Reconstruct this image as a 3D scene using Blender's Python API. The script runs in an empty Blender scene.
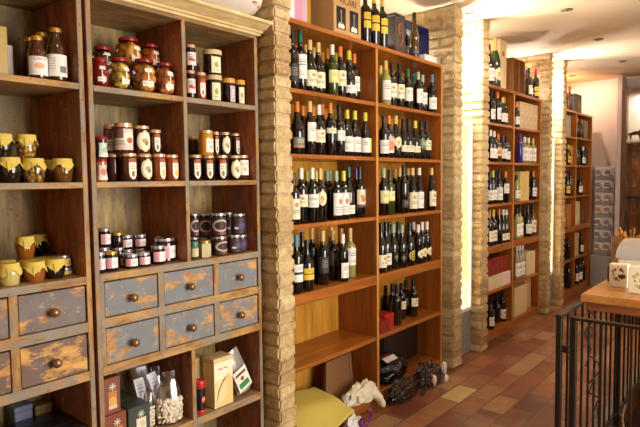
import bpy, bmesh, math, random
from mathutils import Vector, Matrix, noise
random.seed(7)
C = bpy.context.scene.collection
SC = bpy.context.scene
PI = math.pi
R = math.radians

# ------------------------------------------------------------------ camera, world, light, exposure
cam_data = bpy.data.cameras.new('camera')
cam_data.sensor_width = 36.0
cam_data.lens = 555.12 / 640 * 36
cam_data.clip_start = 0.02
cam = bpy.data.objects.new('camera', cam_data)
C.objects.link(cam)
yaw, pitch, roll = 0.697984, 0.0626303, -0.0112305
Fw = Vector((-math.sin(yaw) * math.cos(pitch), math.cos(yaw) * math.cos(pitch), -math.sin(pitch)))
Rt = Vector((math.cos(yaw), math.sin(yaw), 0))
Up = Rt.cross(Fw)
r_ = Rt * math.cos(roll) + Up * math.sin(roll)
u_ = Up * math.cos(roll) - Rt * math.sin(roll)
cam.matrix_world = Matrix(((r_.x, u_.x, -Fw.x, 0), (r_.y, u_.y, -Fw.y, 0), (r_.z, u_.z, -Fw.z, 1.5), (0, 0, 0, 1)))
SC.camera = cam
SC.view_settings.view_transform = 'Standard'
SC.view_settings.look = 'None'
SC.view_settings.gamma = 1
SC.view_settings.use_curve_mapping = False
SC.view_settings.exposure = 0.36

world = bpy.data.worlds.new('world')
SC.world = world
world.use_nodes = True
world.node_tree.nodes['Background'].inputs[0].default_value = (0.95, 0.9, 0.82, 1)
world.node_tree.nodes['Background'].inputs[1].default_value = 0.02


def area(name, loc, direction, sx, sy, power, col, spread=180):
    d = bpy.data.lights.new(name, 'AREA')
    d.shape = 'RECTANGLE'
    d.size, d.size_y = sx, sy
    d.energy = power
    d.color = col
    d.spread = R(spread)
    o = bpy.data.objects.new(name, d)
    C.objects.link(o)
    o.location = loc
    o.rotation_euler = Vector(direction).to_track_quat('-Z', 'Z').to_euler()
    return o


def spot(name, loc, direction, power, col, angle=80, blend=0.6, radius=0.04):
    d = bpy.data.lights.new(name, 'SPOT')
    d.energy = power
    d.color = col
    d.spot_size = R(angle)
    d.spot_blend = blend
    d.shadow_soft_size = radius
    o = bpy.data.objects.new(name, d)
    C.objects.link(o)
    o.location = loc
    o.rotation_euler = Vector(direction).to_track_quat('-Z', 'Y').to_euler()
    return o


WARM = (1.0, 0.72, 0.42)
SOFT = (1.0, 0.90, 0.74)
DAY = (0.86, 0.93, 1.0)
# daylight from the tall shop window in the wall across the room
area('window_daylight', (1.58, 2.35, 1.30), (-1, -0.08, 0.0), 1.9, 2.0, 130, (1.0, 0.97, 0.91))
# daylight-white strip lights standing at the back of the two bays between the pillars
area('bay_strip_light', (-2.385, 4.26, 2.38), (1, 0.0, 0.22), 0.07, 0.75, 100, (1.0, 0.96, 0.88))
area('bay_strip_light', (-2.385, 6.43, 2.38), (1, 0.0, 0.22), 0.07, 0.75, 95, (0.97, 0.97, 1.0))
# warm strips lying on top of the wine racks, behind what stands there
area('rack_top_light', (-2.33, 3.3, 2.45), (0.25, 0.1, 1), 0.05, 0.6, 4, SOFT)
area('rack_top_light', (-2.33, 5.98, 2.40), (0.15, 0, 1), 0.05, 0.2, 0.9, (1.0, 0.58, 0.26), 90)
area('rack_top_light', (-2.33, 7.7, 2.40), (0.3, 0.35, 1), 0.05, 0.4, 9, (1.0, 0.52, 0.22))
# downlights close to the wall: one over the far rack, one in each lit bay
spot('wall_downlight_beam', (-2.17, 7.72, 2.74), (0.25, 0.5, -1), 22, (1.0, 0.80, 0.64), 150, 0.5, 0.025)
spot('bay_downlight_beam', (-1.96, 4.20, 2.76), (0.06, 0.10, -1), 60, (1.0, 0.97, 0.92), 120, 0.8, 0.04)
spot('bay_downlight_beam', (-1.96, 6.38, 2.76), (0.06, 0.10, -1), 48, (0.98, 0.97, 0.98), 120, 0.8, 0.04)
# ceiling downlights aimed at the racks
DOWNLIGHTS = [(-1.36, 4.66), (-1.41, 5.85), (-1.47, 7.15), (-1.3, 3.35), (-1.2, 2.1), (-1.1, 0.9)]
for (dx, dy), pw in zip(DOWNLIGHTS, (14, 12, 8, 12, 8, 5)):
    spot('downlight_beam', (dx, dy, 2.77), (-0.75, 0.1, -1.0), pw, SOFT, 115, 0.8)
# area light without a fixture, added to brighten the far room and end wall
area('far_room_light', (-0.2, 6.6, 2.7), (0, 0.15, -1), 0.8, 0.8, 13, (1.0, 0.86, 0.76))


# ------------------------------------------------------------------ helpers
def S(r, g, b, a=1.0):
    f = lambda c: (c / 12.92 if c <= 0.04045 else ((c + 0.055) / 1.055) ** 2.4)
    return (f(r / 255), f(g / 255), f(b / 255), a)


class N:
    """a small wrapper for building node materials"""
    def __init__(self, name):
        self.m = bpy.data.materials.new(name)
        self.m.use_nodes = True
        self.t = self.m.node_tree
        self.b = self.t.nodes['Principled BSDF']
        self.out = self.t.nodes['Material Output']

    def n(self, kind, **kw):
        x = self.t.nodes.new(kind)
        for k, v in kw.items():
            setattr(x, k, v)
        return x

    def link(self, a, b):
        self.t.links.new(a, b)

    def val(self, sock, v):
        if hasattr(v, 'links') or isinstance(v, bpy.types.NodeSocket):
            self.link(v, sock)
        else:
            sock.default_value = v

    def math(self, op, a, b=0.0, c=None):
        x = self.n('ShaderNodeMath', operation=op)
        self.val(x.inputs[0], a)
        self.val(x.inputs[1], b)
        if c is not None:
            self.val(x.inputs[2], c)
        return x.outputs[0]

    def mix(self, f, a, b):
        x = self.n('ShaderNodeMix', data_type='RGBA')
        self.val(x.inputs[0], f)
        self.val(x.inputs[6], a)
        self.val(x.inputs[7], b)
        return x.outputs[2]

    def ramp(self, f, stops, interp='LINEAR'):
        x = self.n('ShaderNodeValToRGB')
        cr = x.color_ramp
        cr.interpolation = interp
        while len(cr.elements) < len(stops):
            cr.elements.new(0.5)
        for e, (p, c) in zip(cr.elements, stops):
            e.position = p
            e.color = c
        self.val(x.inputs[0], f)
        return x.outputs[0]

    def noise(self, vec, scale, detail=4, rough=0.55, out=0):
        x = self.n('ShaderNodeTexNoise')
        if vec is not None:
            self.link(vec, x.inputs['Vector'])
        x.inputs['Scale'].default_value = scale
        x.inputs['Detail'].default_value = detail
        x.inputs['Roughness'].default_value = rough
        return x.outputs[out]

    def obj(self, scale=(1, 1, 1), shift=True):
        tc = self.n('ShaderNodeTexCoord')
        v = tc.outputs['Object']
        if shift:
            oi = self.n('ShaderNodeObjectInfo')
            s = self.n('ShaderNodeVectorMath', operation='SCALE')
            self.link(oi.outputs['Random'], s.inputs['Scale'])
            s.inputs[0].default_value = (13.1, 7.7, 9.3)
            ad = self.n('ShaderNodeVectorMath', operation='ADD')
            self.link(v, ad.inputs[0])
            self.link(s.outputs[0], ad.inputs[1])
            v = ad.outputs[0]
        mp = self.n('ShaderNodeMapping')
        mp.inputs['Scale'].default_value = scale
        self.link(v, mp.inputs['Vector'])
        return mp.outputs[0]

    def bump(self, h, strength=0.3, dist=0.01):
        x = self.n('ShaderNodeBump')
        x.inputs['Strength'].default_value = strength
        x.inputs['Distance'].default_value = dist
        self.link(h, x.inputs['Height'])
        self.link(x.outputs[0], self.b.inputs['Normal'])

    def set(self, col=None, rough=None, metal=None, **kw):
        if col is not None:
            self.val(self.b.inputs['Base Color'], col)
        if rough is not None:
            self.val(self.b.inputs['Roughness'], rough)
        if metal is not None:
            self.b.inputs['Metallic'].default_value = metal
        for k, v in kw.items():
            self.val(self.b.inputs[k.replace('_', ' ')], v)
        return self


MATS = {}


def plain(name, col, rough=0.5, metal=0.0, var=0.12, scale=40, **kw):
    """a single-coloured material with a little procedural unevenness"""
    if name in MATS:
        return MATS[name]
    q = N(name)
    nz = q.noise(q.obj(), scale, 3)
    d = tuple(c * (1 - var) for c in col[:3]) + (1,)
    l = tuple(min(1, c * (1 + var)) for c in col[:3]) + (1,)
    q.set(q.mix(nz, d, l), rough, metal, **kw)
    MATS[name] = q.m
    return q.m


def clear_glass(name, tint=(1, 1, 1, 1), facing=0.12, rough=0.03):
    """see-through glass: tinted transparency with a fresnel gloss"""
    if name in MATS:
        return MATS[name]
    q = N(name)
    tr = q.n('ShaderNodeBsdfTransparent')
    tr.inputs[0].default_value = tint
    gl = q.n('ShaderNodeBsdfGlossy')
    gl.inputs['Roughness'].default_value = rough
    fr = q.n('ShaderNodeFresnel')
    fr.inputs[0].default_value = 1.45
    f = q.math('ADD', q.math('MULTIPLY', fr.outputs[0], 0.9), facing * 0.3)
    mx = q.n('ShaderNodeMixShader')
    q.link(f, mx.inputs[0])
    q.link(tr.outputs[0], mx.inputs[1])
    q.link(gl.outputs[0], mx.inputs[2])
    q.link(mx.outputs[0], q.out.inputs['Surface'])
    MATS[name] = q.m
    return q.m


def label_mat(name, paper, shapes, rough=0.6):
    """printed paper: rectangles, discs and lines of print in the patch's own uv"""
    if name in MATS:
        return MATS[name]
    q = N(name)
    uv = q.n('ShaderNodeTexCoord').outputs['UV']
    sp = q.n('ShaderNodeSeparateXYZ')
    q.link(uv, sp.inputs[0])
    u, v = sp.outputs[0], sp.outputs[1]
    col = paper
    for s in shapes:
        if s[0] in ('rect', 'lines'):
            _, u0, u1, v0, v1, c = s[:6]
            m = q.math('MULTIPLY', q.math('MULTIPLY', q.math('GREATER_THAN', u, u0), q.math('LESS_THAN', u, u1)),
                       q.math('MULTIPLY', q.math('GREATER_THAN', v, v0), q.math('LESS_THAN', v, v1)))
            if s[0] == 'lines':
                k = s[6]
                fr = q.math('FRACT', q.math('MULTIPLY', v, k))
                nz = q.noise(uv, 28, 1)
                m = q.math('MULTIPLY', m, q.math('MULTIPLY', q.math('LESS_THAN', fr, 0.42), q.math('GREATER_THAN', nz, 0.42)))
        else:
            _, cu, cv, r0, asp, c = s[:6]
            du = q.math('MULTIPLY', q.math('SUBTRACT', u, cu), asp)
            dv = q.math('SUBTRACT', v, cv)
            dd = q.math('SQRT', q.math('ADD', q.math('MULTIPLY', du, du), q.math('MULTIPLY', dv, dv)))
            if s[0] == 'ring':
                m = q.math('LESS_THAN', q.math('ABSOLUTE', q.math('SUBTRACT', dd, r0)), 0.05)
            else:
                m = q.math('LESS_THAN', dd, r0)
        col = q.mix(m, col, c)
    q.set(col, rough)
    MATS[name] = q.m
    return q.m


def mesh_of(bm, name, mats, smooth=None):
    me = bpy.data.meshes.new(name)
    bmesh.ops.recalc_face_normals(bm, faces=bm.faces)
    bm.to_mesh(me)
    bm.free()
    for m in (mats if isinstance(mats, (list, tuple)) else [mats]):
        me.materials.append(m)
    if smooth is not None:
        for p in me.polygons:
            p.use_smooth = True
        me.set_sharp_from_angle(angle=R(smooth))
    return me


def put(name, me, parent=None, loc=(0, 0, 0)):
    o = bpy.data.objects.new(name, me)
    C.objects.link(o)
    o.location = loc
    if parent is not None:
        o.parent = parent
    return o


def obj(name, bm, mat, parent=None, smooth=35):
    """link bm (in world coordinates) as one mesh; its origin goes to its thing's origin"""
    if parent is not None:
        base = parent
        off = Vector(parent.location)
        while base.parent is not None:
            base = base.parent
            off = off + Vector(base.location)
        bmesh.ops.translate(bm, verts=bm.verts, vec=-off)
    return put(name, mesh_of(bm, name, mat, smooth), parent)


def thing(name, label, cat, loc=(0, 0, 0), group=None, rz=0):
    o = bpy.data.objects.new(name, None)
    C.objects.link(o)
    o.empty_display_size = 0.1
    o.location = loc
    o.rotation_euler = (0, 0, rz)
    return tag(o, label, cat, group)


def tag(o, label, cat, group=None):
    o['label'] = label
    o['category'] = cat
    if group:
        o['group'] = group
    return o


def struct(name, bm, mat, label=None, smooth=35):
    o = obj(name, bm, mat, None, smooth)
    o['kind'] = 'structure'
    if label:
        o['label'] = label
        o['category'] = name.split('_')[0]
    return o


def box(bm, x0, x1, y0, y1, z0, z1, bev=0.0, seg=1, rot=None, piv=None):
    g = bmesh.ops.create_cube(bm, size=1)
    vs = g['verts']
    for v in vs:
        v.co = Vector(((x0 + x1) / 2 + v.co.x * (x1 - x0), (y0 + y1) / 2 + v.co.y * (y1 - y0), (z0 + z1) / 2 + v.co.z * (z1 - z0)))
    if bev:
        es = list({e for v in vs for e in v.link_edges})
        r = bmesh.ops.bevel(bm, geom=es, offset=bev, segments=seg, affect='EDGES')
        vs = list({v for v in r['verts']} | {v for v in vs if v.is_valid})
    if rot is not None:
        p = Vector(piv) if piv else Vector(((x0 + x1) / 2, (y0 + y1) / 2, (z0 + z1) / 2))
        bmesh.ops.rotate(bm, verts=vs, cent=p, matrix=rot)
    return vs


def BX(*a, **k):
    bm = bmesh.new()
    box(bm, *a, **k)
    return bm


def lathe(bm, prof, seg=24, cx=0, cy=0, cz=0, cap=True):
    rings = []
    for r, z in prof:
        rings.append([bm.verts.new((cx + r * math.cos(2 * PI * i / seg), cy + r * math.sin(2 * PI * i / seg), cz + z)) for i in range(seg)])
    for a, b in zip(rings, rings[1:]):
        for i in range(seg):
            j = (i + 1) % seg
            bm.faces.new((a[i], a[j], b[j], b[i]))
    if cap:
        if prof[0][0] > 1e-5:
            bm.faces.new(list(reversed(rings[0])))
        if prof[-1][0] > 1e-5:
            bm.faces.new(rings[-1])
    return rings


def LT(prof, seg=24, cx=0, cy=0, cz=0, cap=True):
    bm = bmesh.new()
    lathe(bm, prof, seg, cx, cy, cz, cap)
    return bm


def patch(bm, rfun, z0, z1, a0, a1, shape='rect', nu=14, nv=8, eps=0.0007):
    """a paper label wrapped on a round body; rfun(z) gives the radius under it"""
    uvl = bm.loops.layers.uv.verify()
    rows = []
    ac, aw = (a0 + a1) / 2, (a1 - a0) / 2
    for j in range(nv + 1):
        t = j / nv
        z = z0 + (z1 - z0) * t
        w = 1.0
        if shape == 'oval':
            w = math.sqrt(max(0.02, 1 - (2 * t - 1) ** 2))
        elif shape == 'tag' and t < 0.3:
            w = math.sqrt(max(0.08, 1 - ((0.3 - t) / 0.3) ** 2))
        elif shape == 'diamond':
            w = max(0.03, 1 - abs(2 * t - 1))
        row = []
        for i in range(nu + 1):
            s = i / nu
            a = ac + (2 * s - 1) * aw * w
            r = rfun(z) + eps
            row.append((bm.verts.new((r * math.cos(a), r * math.sin(a), z)), (0.5 + (s - 0.5) * w, t)))
        rows.append(row)
    for j in range(nv):
        for i in range(nu):
            q = [rows[j][i], rows[j][i + 1], rows[j + 1][i + 1], rows[j + 1][i]]
            f = bm.faces.new([x[0] for x in q])
            for lp, x in zip(f.loops, q):
                lp[uvl].uv = x[1]


def profile_r(prof):
    pts = sorted([(z, r) for r, z in prof])

    def f(z):
        best = pts[0][1]
        for (za, ra), (zb, rb) in zip(pts, pts[1:]):
            if za <= z <= zb:
                return ra if zb - za < 1e-9 else ra + (rb - ra) * (z - za) / (zb - za)
        return best
    return f


def tube(bm, pts, r, seg=8, closed=False):
    rings = []
    n = len(pts)
    pts = [Vector(p) for p in pts]
    for i, p in enumerate(pts):
        d = (pts[(i + 1) % n] - pts[i - 1]) if (closed or 0 < i < n - 1) else (pts[1] - pts[0] if i == 0 else pts[-1] - pts[-2])
        d.normalize()
        up = Vector((0, 0, 1)) if abs(d.z) < 0.9 else Vector((1, 0, 0))
        a = d.cross(up).normalized()
        b = d.cross(a).normalized()
        rr = r[i] if isinstance(r, (list, tuple)) else r
        rings.append([bm.verts.new(p + a * (rr * math.cos(2 * PI * k / seg)) + b * (rr * math.sin(2 * PI * k / seg))) for k in range(seg)])
    pairs = list(zip(rings, rings[1:])) + ([(rings[-1], rings[0])] if closed else [])
    for x, y in pairs:
        for k in range(seg):
            j = (k + 1) % seg
            bm.faces.new((x[k], x[j], y[j], y[k]))
    if not closed:
        bm.faces.new(list(reversed(rings[0])))
        bm.faces.new(rings[-1])


def extrude_profile(bm, pts, axis_from, axis_to, axis='y'):
    """extrude a closed (a, z) outline along y (or x)"""
    mk = (lambda a, z, t: (a, t, z)) if axis == 'y' else (lambda a, z, t: (t, a, z))
    A = [bm.verts.new(mk(a, z, axis_from)) for a, z in pts]
    B = [bm.verts.new(mk(a, z, axis_to)) for a, z in pts]
    n = len(pts)
    for i in range(n):
        j = (i + 1) % n
        bm.faces.new((A[i], A[j], B[j], B[i]))
    bm.faces.new(list(reversed(A)))
    bm.faces.new(B)


def crumple(bm, amp, scale, seed=0):
    for v in bm.verts:
        q = v.co * scale + Vector((seed * 3.1, seed * 1.7, seed * 2.3))
        v.co += Vector((noise.noise(q), noise.noise(q + Vector((9, 0, 0))), noise.noise(q + Vector((0, 9, 0))))) * amp


ORD = ['first', 'second', 'third', 'fourth', 'fifth', 'sixth', 'seventh', 'eighth', 'ninth', 'tenth', 'eleventh', 'twelfth', 'thirteenth']

# ------------------------------------------------------------------ materials of the place
def mat_plaster(name, col, var=0.05):
    q = N(name)
    v = q.obj(shift=False)
    nz = q.noise(v, 3.0, 6)
    q.set(q.mix(nz, tuple(c * (1 - var * 2) for c in col[:3]) + (1,), col), 0.8)
    q.bump(q.noise(v, 40, 5), 0.12, 0.004)
    return q.m


def mat_brick():
    q = N('rough_brick')
    geo = q.n('ShaderNodeNewGeometry')
    rnd = geo.outputs['Random Per Island']
    v = q.obj(shift=False)
    base = q.ramp(rnd, [(0.0, S(176, 146, 94)), (0.3, S(208, 182, 130)), (0.55, S(194, 166, 116)), (0.8, S(218, 196, 146)), (1.0, S(164, 124, 74))])
    n1 = q.noise(v, 22, 6, 0.65)
    c = q.mix(q.ramp(n1, [(0.42, (0, 0, 0, 1)), (0.72, (0.8, 0.8, 0.8, 1))]), base, S(142, 112, 76))
    n2 = q.noise(v, 60, 3)
    c = q.mix(q.ramp(n2, [(0.58, (0, 0, 0, 1)), (0.75, (0.7, 0.7, 0.7, 1))]), c, S(222, 208, 176))
    q.set(c, 0.9)
    q.bump(q.noise(v, 45, 6, 0.7), 0.7, 0.012)
    return q.m


def mat_tiles():
    q = N('terracotta_tiles')
    tc = q.n('ShaderNodeTexCoord').outputs['Object']
    sp = q.n('ShaderNodeSeparateXYZ')
    q.link(tc, sp.inputs[0])
    x, y = sp.outputs[0], sp.outputs[1]
    cb = q.n('ShaderNodeCombineXYZ')
    q.link(q.math('ADD', y, 9.6 - 0.05 + 0.15), cb.inputs[0])
    q.link(q.math('ADD', x, 6.0 + 0.27), cb.inputs[1])
    br = q.n('ShaderNodeTexBrick')
    q.link(cb.outputs[0], br.inputs['Vector'])
    br.offset = 0.5
    br.inputs['Scale'].default_value = 1
    br.inputs['Brick Width'].default_value = 0.30
    br.inputs['Row Height'].default_value = 0.15
    br.inputs['Mortar Size'].default_value = 0.0045
    br.inputs['Mortar Smooth'].default_value = 0.3
    br.inputs['Bias'].default_value = 0.0
    br.inputs['Color1'].default_value = (0, 0, 0, 1)
    br.inputs['Color2'].default_value = (1, 1, 1, 1)
    br.inputs['Mortar'].default_value = (0.5, 0.5, 0.5, 1)
    tone = q.ramp(br.outputs['Color'], [(0.0, S(92, 46, 24)), (0.3, S(122, 64, 32)), (0.55, S(138, 78, 40)), (0.8, S(152, 96, 52)), (1.0, S(156, 116, 70))])
    nz = q.noise(tc, 9, 6, 0.6)
    tone = q.mix(q.math('MULTIPLY', nz, 0.55), tone, S(84, 48, 28))
    wear = q.ramp(q.noise(tc, 2.3, 5), [(0.5, (0, 0, 0, 1)), (0.7, (0.35, 0.35, 0.35, 1))])
    tone = q.mix(wear, tone, S(168, 136, 102))
    # the one straw-coloured tile
    m = q.math('MULTIPLY', q.math('MULTIPLY', q.math('GREATER_THAN', x, -1.77), q.math('LESS_THAN', x, -1.62)),
               q.math('MULTIPLY', q.math('GREATER_THAN', y, 3.35), q.math('LESS_THAN', y, 3.65)))
    tone = q.mix(m, tone, S(172, 146, 84))
    col = q.mix(br.outputs['Fac'], tone, S(74, 56, 40))
    q.set(col, q.math('ADD', q.math('MULTIPLY', nz, 0.25), 0.24))
    h = q.math('SUBTRACT', q.math('MULTIPLY', nz, 0.4), br.outputs['Fac'])
    q.bump(h, 0.5, 0.004)
    return q.m


def mat_wood(name, dark, light, scale, grain=(1, 1, 1), rough=0.42, var=1.0):
    q = N(name)
    v = q.obj(grain)
    n1 = q.noise(v, scale, 7, 0.6)
    n2 = q.noise(v, scale * 3.7, 4, 0.6)
    f = q.math('ADD', q.math('MULTIPLY', n1, 0.7), q.math('MULTIPLY', n2, 0.3))
    q.set(q.ramp(f, [(0.36, dark), (0.64, light)]), rough)
    q.bump(n2, 0.08, 0.003)
    MATS[name] = q.m
    return q.m


def mat_worn(name, wood_d, wood_l, paint_a, paint_b, cover, grain, scale=5.0, rough=0.62, speck=None):
    """old flaking paint over pine: patches of paint where a noise is above the cover level"""
    q = N(name)
    v = q.obj(grain)
    vi = q.obj((1, 1, 1))
    g = q.noise(v, 26, 5, 0.6)
    wood = q.ramp(g, [(0.35, wood_d), (0.65, wood_l)])
    pn = q.noise(v, scale, 8, 0.68)
    edge = q.ramp(pn, [(cover - 0.03, (0, 0, 0, 1)), (cover + 0.03, (1, 1, 1, 1))])
    pt = q.mix(q.noise(vi, 11, 5, 0.6), paint_a, paint_b)
    col = q.mix(edge, wood, pt)
    if speck:
        sn = q.noise(vi, 42, 4, 0.7)
        col = q.mix(q.ramp(sn, [(0.62, (0, 0, 0, 1)), (0.68, (1, 1, 1, 1))]), col, speck)
    q.set(col, rough)
    q.bump(q.math('ADD', pn, q.math('MULTIPLY', g, 0.3)), 0.25, 0.004)
    MATS[name] = q.m
    return q.m


M_BRICK = mat_brick()
M_MORTAR = mat_plaster('mortar', S(140, 118, 86))
M_FLOOR = mat_tiles()
M_CEIL = mat_plaster('ceiling_paint', S(206, 184, 150))
M_WALL = mat_plaster('wall_plaster', S(236, 218, 190))
M_WHITE = mat_plaster('bay_white', S(245, 243, 238))
M_END = mat_plaster('end_wall_plaster', S(222, 204, 190))
M_STONE = mat_plaster('curb_stone', S(120, 106, 88), 0.15)
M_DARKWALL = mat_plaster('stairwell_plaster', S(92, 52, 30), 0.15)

PINE_D, PINE_L = S(132, 92, 44), S(200, 154, 84)
M_FRAME = mat_worn('old_pine_frame', PINE_D, PINE_L, S(154, 144, 126), S(108, 84, 58), 0.49, (1.2, 1.2, 0.30), 13, speck=S(96, 72, 48))
M_FRAME_H = mat_worn('old_pine_rail', PINE_D, PINE_L, S(154, 146, 128), S(120, 92, 62), 0.51, (1.2, 0.30, 1.2), 13, speck=S(104, 76, 48))
M_DRAWER = mat_worn('blue_grey_drawer_paint', S(156, 108, 54), S(202, 152, 84), S(120, 134, 142), S(112, 100, 92), 0.45, (1, 0.6, 1.1), 15, speck=S(178, 168, 146))
M_DRAWER_C = mat_worn('grey_brown_drawer_paint', S(156, 106, 48), S(206, 154, 82), S(122, 120, 120), S(104, 76, 58), 0.45, (1, 0.45, 1.1), 12, speck=S(160, 148, 128))
M_DRAWER_B = mat_worn('worn_brown_drawer', S(172, 120, 52), S(214, 164, 86), S(104, 66, 42), S(112, 98, 90), 0.475, (1, 0.5, 1.1), 17)
M_CUB_SIDE = mat_worn('red_brown_cubby_side', S(112, 58, 28), S(178, 104, 56), S(158, 112, 82), S(104, 56, 30), 0.54, (1, 1, 0.22), 9, speck=S(184, 158, 130))
M_CUB_BACK = mat_worn('grey_olive_cubby_back', S(116, 90, 50), S(188, 158, 100), S(168, 148, 108), S(96, 76, 46), 0.53, (1, 1, 0.2), 9, speck=S(84, 64, 40))
M_CUB_SHELF = mat_worn('dull_cubby_shelf', S(128, 96, 54), S(178, 142, 86), S(146, 118, 76), S(108, 82, 50), 0.52, (1, 0.3, 1), 5)
M_CORNICE = mat_worn('yellow_pine_cornice', S(208, 174, 110), S(236, 210, 154), S(226, 206, 164), S(198, 160, 102), 0.62, (1, 0.3, 1), 8)
M_RACK_V = mat_wood('cherry_rack_upright', S(124, 66, 18), S(168, 96, 34), 9, (2.5, 2.5, 0.22), 0.34)
M_RACK_H = mat_wood('cherry_rack_shelf', S(132, 72, 22), S(178, 106, 42), 9, (2.5, 0.22, 2.5), 0.28)
M_RACK_B = mat_wood('cherry_rack_back', S(172, 112, 30), S(216, 156, 58), 8, (2.5, 2.0, 0.18))
M_RACK_E = mat_wood('pale_rack_edge', S(166, 108, 44), S(204, 146, 72), 9, (2.5, 2.5, 0.22))
M_COUNTER = mat_wood('counter_wood', S(170, 108, 44), S(206, 146, 70), 8, (2.5, 0.25, 2.5), 0.3)
M_IRON = plain('dark_iron', S(52, 42, 34), 0.45, 0.7)

# ------------------------------------------------------------------ the room
XW = -2.42            # face of the left wall
ZC = 2.80
bm = bmesh.new()
HX0, HX1, HY0, HY1 = -0.755, 0.45, 2.53, 5.6     # the stairwell opening
box(bm, -2.6, HX0, -1.4, 8.7, -0.12, 0)
box(bm, HX1, 1.75, -1.4, 8.7, -0.12, 0)
box(bm, HX0, HX1, -1.4, HY0, -0.12, 0)
box(bm, HX0, HX1, HY1, 8.7, -0.12, 0)
struct('floor', bm, M_FLOOR)
struct('ceiling', BX(-2.6, 1.75, -1.4, 8.7, ZC, ZC + 0.12), M_CEIL)
struct('wall_left', BX(XW - 0.18, XW, -1.4, 8.7, 0, ZC), M_WALL)
bm = bmesh.new()
box(bm, 1.62, 1.75, -1.4, 1.38, 0, ZC)
box(bm, 1.62, 1.75, 3.32, 8.7, 0, ZC)
box(bm, 1.62, 1.75, 1.38, 3.32, 0, 0.28)
box(bm, 1.62, 1.75, 1.38, 3.32, 2.32, ZC)
struct('wall_right', bm, M_WALL)
bm = bmesh.new()
for a in ((1.66, 1.72, 1.38, 1.44, 0.28, 2.32), (1.66, 1.72, 3.26, 3.32, 0.28, 2.32), (1.66, 1.72, 2.32, 2.38, 0.28, 2.32), (1.66, 1.72, 1.44, 3.26, 0.28, 0.34), (1.66, 1.72, 1.44, 3.26, 2.26, 2.32)):
    box(bm, *a)
struct('window_1', bm, M_WHITE)
struct('wall_rear', BX(-2.42, 1.62, -1.4, -1.28, 0, ZC), M_WALL)
struct('wall_end', BX(-2.42, 1.62, 8.36, 8.5, 0, ZC), M_END)
# stairwell sides and steps
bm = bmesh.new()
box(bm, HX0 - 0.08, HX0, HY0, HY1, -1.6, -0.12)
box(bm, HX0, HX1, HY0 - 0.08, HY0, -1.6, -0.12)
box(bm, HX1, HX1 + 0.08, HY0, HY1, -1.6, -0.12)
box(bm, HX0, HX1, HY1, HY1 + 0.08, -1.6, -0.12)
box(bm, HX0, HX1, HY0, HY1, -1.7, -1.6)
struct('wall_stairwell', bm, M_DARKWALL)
struct('trim_1', BX(HX0 - 0.07, HX0 + 0.005, HY0 - 0.06, HY1, 0.0, 0.045, 0.006), M_STONE, 'stone curb along the stairwell edge under the iron railing')


def brick_pillar(y0, y1, label, seed):
    rnd = random.Random(seed)
    bm = bmesh.new()
    x0, x1 = XW + 0.002, -1.945
    box(bm, x0, x1 - 0.012, y0 + 0.012, y1 - 0.012, 0, ZC)
    z, k = 0.0, 0
    while z < ZC - 0.01:
        h = rnd.uniform(0.056, 0.074)
        if z + h > ZC - 0.03:
            h = ZC - z
        cuts = [x1]
        xx = x1 - (0.235 if k % 2 else 0.125) + rnd.uniform(-0.02, 0.02)
        while xx > x0 + 0.06:
            cuts.append(xx)
            xx -= 0.235 + rnd.uniform(-0.03, 0.02)
        cuts.append(x0)
        for a, b in zip(cuts[1:], cuts):
            e = rnd.uniform(-0.004, 0.004)
            g = rnd.uniform(-0.004, 0.005)
            vs = box(bm, a + 0.003, b - 0.003 + (e if b == x1 else 0), y0 + g, y1 - rnd.uniform(-0.004, 0.004), z + 0.003, z + h - 0.003, 0.009, 2)
            for v in vs:
                q = v.co * 28
                v.co += Vector((noise.noise(q), noise.noise(q + Vector((5, 0, 0))), 0.6 * noise.noise(q + Vector((0, 5, 0))))) * 0.0065
        z += h
        k += 1
    o = struct('brick_pillar', bm, M_BRICK, label, 50)
    o['category'] = 'pillar'
    return o


brick_pillar(1.987, 2.112, 'rough sandy brick pillar between the old jar cabinet and the first wine rack', 1)
brick_pillar(3.925, 4.075, 'rough brick pillar at the far end of the nearest wine rack', 2)
brick_pillar(4.44, 4.582, 'white-lit brick pillar at the near end of the middle wine rack', 3)
brick_pillar(6.135, 6.25, 'brick pillar at the far end of the middle wine rack', 4)
brick_pillar(6.605, 6.745, 'white-lit brick pillar at the near end of the far wine rack', 5)

# white lining of the two bright bays between the pillars
for k, (a, b) in enumerate(((4.075, 4.44), (6.25, 6.605))):
    s = struct('trim_%d' % (k + 2), BX(XW + 0.001, XW + 0.012, a + 0.006, b - 0.006, 0, ZC - 0.002), M_WHITE,
               ['white lined back of the lit bay after the nearest rack', 'white lined back of the lit bay after the middle rack'][k])

# ------------------------------------------------------------------ the old jar cabinet, two sections
M_KNOB = plain('dark_turned_knob', S(138, 104, 66), 0.28, 0.6)


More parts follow.
